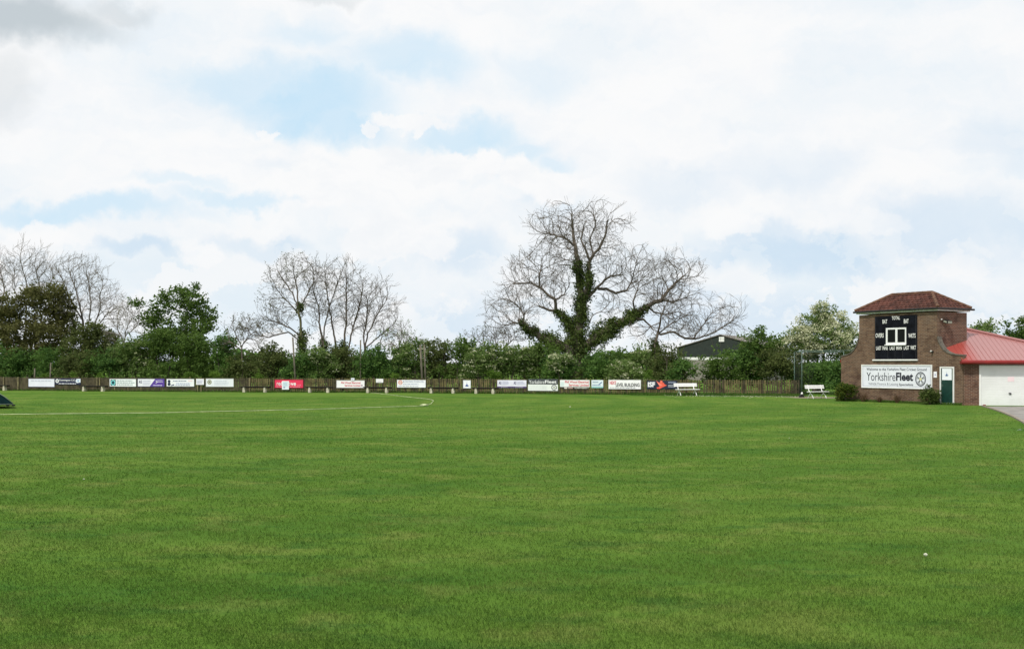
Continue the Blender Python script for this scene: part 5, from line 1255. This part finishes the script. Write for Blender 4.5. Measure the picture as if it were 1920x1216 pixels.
# shrubs against the brick front
def wallbush(px, py, hwpx, hpx, off, kind, label, seed):
    q = (px-CX)/F; L_ = ((61.5-.521*off)*q-19.68+.853*off)/(.521+.853*q); c = B0+Vector((.521, -.853, 0))*L_-Vector((.853, .521, 0))*off; s = c.y/F
    wd = 2*hwpx*s; H = hpx*s; th = thing('garden_shrub', label, 'shrub', c, 0, None)
    lb = auto_lobes(wd*1.05, H*1.05, .02, 16, seed); pts = crown_points(lb, int(wd*H*190), 26, .06, .4); pts = pts[pts[:, 2] > .02]
    V = leaf_quads(pts, .075); n_ = len(pts); mesh_np('foliage', V, np.arange(n_*4).reshape(n_, 4), M[kind], th)
    stems_mesh([([(0, 0, 0), (.05, 0, H*.4), (.15, .02, H*.7)], .03, .01), ([(0, 0, 0), (-.08, .03, H*.4), (-.2, 0, H*.6)], .025, .01)], 'stem', M['bark'], th)
wallbush(1585, 752, 17, 36, .65, 'l_shrub', 'yellow tinged green shrub at the left end of the brick front', 301)
wallbush(1743.5, 757, 17.5, 34, .62, 'l_ivy', 'dense dark green shrub left of the green door', 302)
def twiggy(px, hpx, wpx, label, seed):
    q = (px-CX)/F; L_ = (61.5*q-19.68)/(.521+.853*q); c = B0+Vector((.521, -.853, 0))*L_-Vector((.853, .521, 0))*.25; s = c.y/F
    th = thing('dead_shrub', label, 'shrub', c, ANG, 'dry shrubs along the brick front'); r = random.Random(seed); b = MB(); pts = []
    for k in range(34):
        x = r.uniform(-1, 1)*wpx*s; h = hpx*s*r.uniform(.45, 1); pl = [(x*.25, 0, 0), (x*.6, r.uniform(-.1, .08), h*.5), (x, r.uniform(-.15, .1), h)]; b.tube(pl, [.009, .006, .003], 3, cap=False)
        for t in range(10): u = r.uniform(.3, 1); pts.append((x*u+r.gauss(0, .03), r.gauss(0, .06), h*u))
    b.build('stem', M['deadleaf'], th); V = leaf_quads(np.array(pts), .05); mesh_np('foliage', V, np.arange(len(pts)*4).reshape(-1, 4), M['deadleaf'], th)
twiggy(1624, 17, 12, 'dry brown shrub below the left half of the welcome sign', 1); twiggy(1655, 12, 6, 'small dry twiggy plant below the middle of the welcome sign', 2); twiggy(1688, 18, 11, 'reddish dry shrub below the right half of the welcome sign', 3)
# weeds along the foot of the brick front
L_ = rng.uniform(-1.0, 7.1, 5200); o_ = np.abs(rng.normal(0, .12, 5200))
k = rng.uniform(size=5200) < (.35+.65*np.exp(-((L_-2.3)/.55)**2)+.25*(L_ > 3)); L_, o_ = L_[k], o_[k]
tag(blades('wall_weeds', B0.x+.521*L_-.853*o_, B0.y-.853*L_-.521*o_, .05, .16, .02, M['blade2']), 'ragged grass and weeds along the foot of the brick wall', 'weeds', kind='stuff')

# ------------------------------------------------------------------ poles in the hedge
def pole(px, ytop, r_, label, dy, lean=0.0, grp='plain poles standing in the hedge'):
    Y = FY(px)+dy; c = Vector(((px-CX)/F*Y, Y, 0)); H = CH+(HY-ytop)*Y/F; b = MB(); b.tube([(0, 0, 0), (lean*.5, 0, H*.5), (lean, 0, H)], [r_*1.1, r_, r_*.9], 8)
    o = b.build('wooden_pole', M['pole'], smooth=True, loc=c); tag(o, label, 'pole', grp)
pole(555, 632, .065, 'grey wooden pole beside the budding tree above the red banner', 1.6, -.25)
pole(793, 646, .075, 'left of two grey poles right of the orange emblem board', 1.2, -.20); pole(798.5, 645, .06, 'right of two grey poles right of the orange emblem board', 1.4, -.12)
pole(676, 637, .06, 'greenish thin pole above the left Phil Wood board', 4.0, 0)
pole(64, 690, .06, 'short grey stake over the plain white board', 1.0, .05); pole(93, 680, .06, 'leaning grey stake over the gap of the two leftmost boards', 1.0, .1)
# loose bright posts of the left fence
for px, lb in ((7, 'pale timber post at the far left of the fence'), (34, 'tall pale post between the left bench and the plain board'), (182, 'left of twin pale posts near the second plank bench'), (187, 'right of twin pale posts near the second plank bench'), (468, 'thin pale post above the bench left of the red banner')):
    c = FPos(px, -.10); b = MB(); b.box(-.045, .045, -.045, .045, .30 if 180 < px < 190 else 0, 1.08); o = b.build('timber_post', M['post'], loc=c, bevel=.005); tag(o, lb, 'post', 'pale posts on the fence')

# far woodland closing the horizon beyond the fields
n = 26000; xx = rng.uniform(-190, 210, n); hh = 2.6+1.1*np.sin(xx*.07)+.8*np.sin(xx*.19+2)+.5*np.sin(xx*.6)
P3 = np.stack([xx, 270+rng.uniform(-5, 5, n), rng.uniform(0, 1, n)**.7*hh*1.2], 1); V = leaf_quads(P3, 1.1)
tag(mesh_np('far_woodland', V, np.arange(n*4).reshape(n, 4), M['l_dark']), 'dark line of distant trees across the fields', 'woodland', kind='stuff')

# ------------------------------------------------------------------ small things on the grass
def mushroom(px, py, r_, label):
    Y = GY(py); th = thing('mushroom', label, 'mushroom', ((px-CX)/F*Y, Y, 0), 0, 'white spots on the lawn'); b = MB()
    b.tube([(0, 0, r_*.7), (0, 0, r_*1.0), (0, 0, r_*1.5), (0, 0, r_*1.8)], [r_*.9, r_, r_*.75, r_*.2], 12); b.build('cap', M['cap'], th, smooth=True)
    b = MB(); b.tube([(-r_*.15, 0, 0), (0, 0, r_*.75)], r_*.3, 8); b.build('stem', M['white'], th, smooth=True)
mushroom(1735.5, 1043, .024, 'round white mushroom on the lawn at the lower right')
mushroom(157, 899.5, .018, 'tiny white mushroom on the lawn at the left')
mushroom(1480, 822, .016, 'tiny white mushroom on the lawn before the brick tower')
mushroom(1069, 763.5, .035, 'tiny white mushroom far off before the grey wheel board')
Y = GY(806); th = thing('paper_scrap', 'crumpled white paper scrap by the driveway edge', 'litter', ((1912-CX)/F*Y, Y, 0)); b = MB()
b.poly([(-.09, 0, .0), (0, -.03, .05), (.02, .06, .01)]); b.poly([(0, -.03, .05), (.09, 0, .0), (.02, .06, .01)]); b.poly([(-.09, 0, 0), (.09, 0, 0), (0, -.03, .05)]); b.build('paper', M['white'], th)
def flower(px, lb):
    c = FPos(px, -.45); pts = np.array([(rnd.gauss(0, .12), rnd.gauss(0, .05), rnd.uniform(.03, .12)) for _ in range(40)]); V = leaf_quads(pts, .05)
    o = mesh_np('pale_flower', V, np.arange(160).reshape(40, 4), M['l_lime'], None, loc=c); tag(o, lb, 'flower', 'pale flower tufts at the fence foot')
for px, lb in ((60, 'pale tuft under the left of the plain white board'), (68, 'pale tuft under the middle of the plain white board'), (354, 'left pale tuft under the blue figure board'), (359, 'right pale tuft under the blue figure board'), (407, 'pale tuft under the olive crest board')): flower(px, lb)

sc.render.resolution_x = 1024; sc.render.resolution_y = 648
sc.render.engine = 'CYCLES'
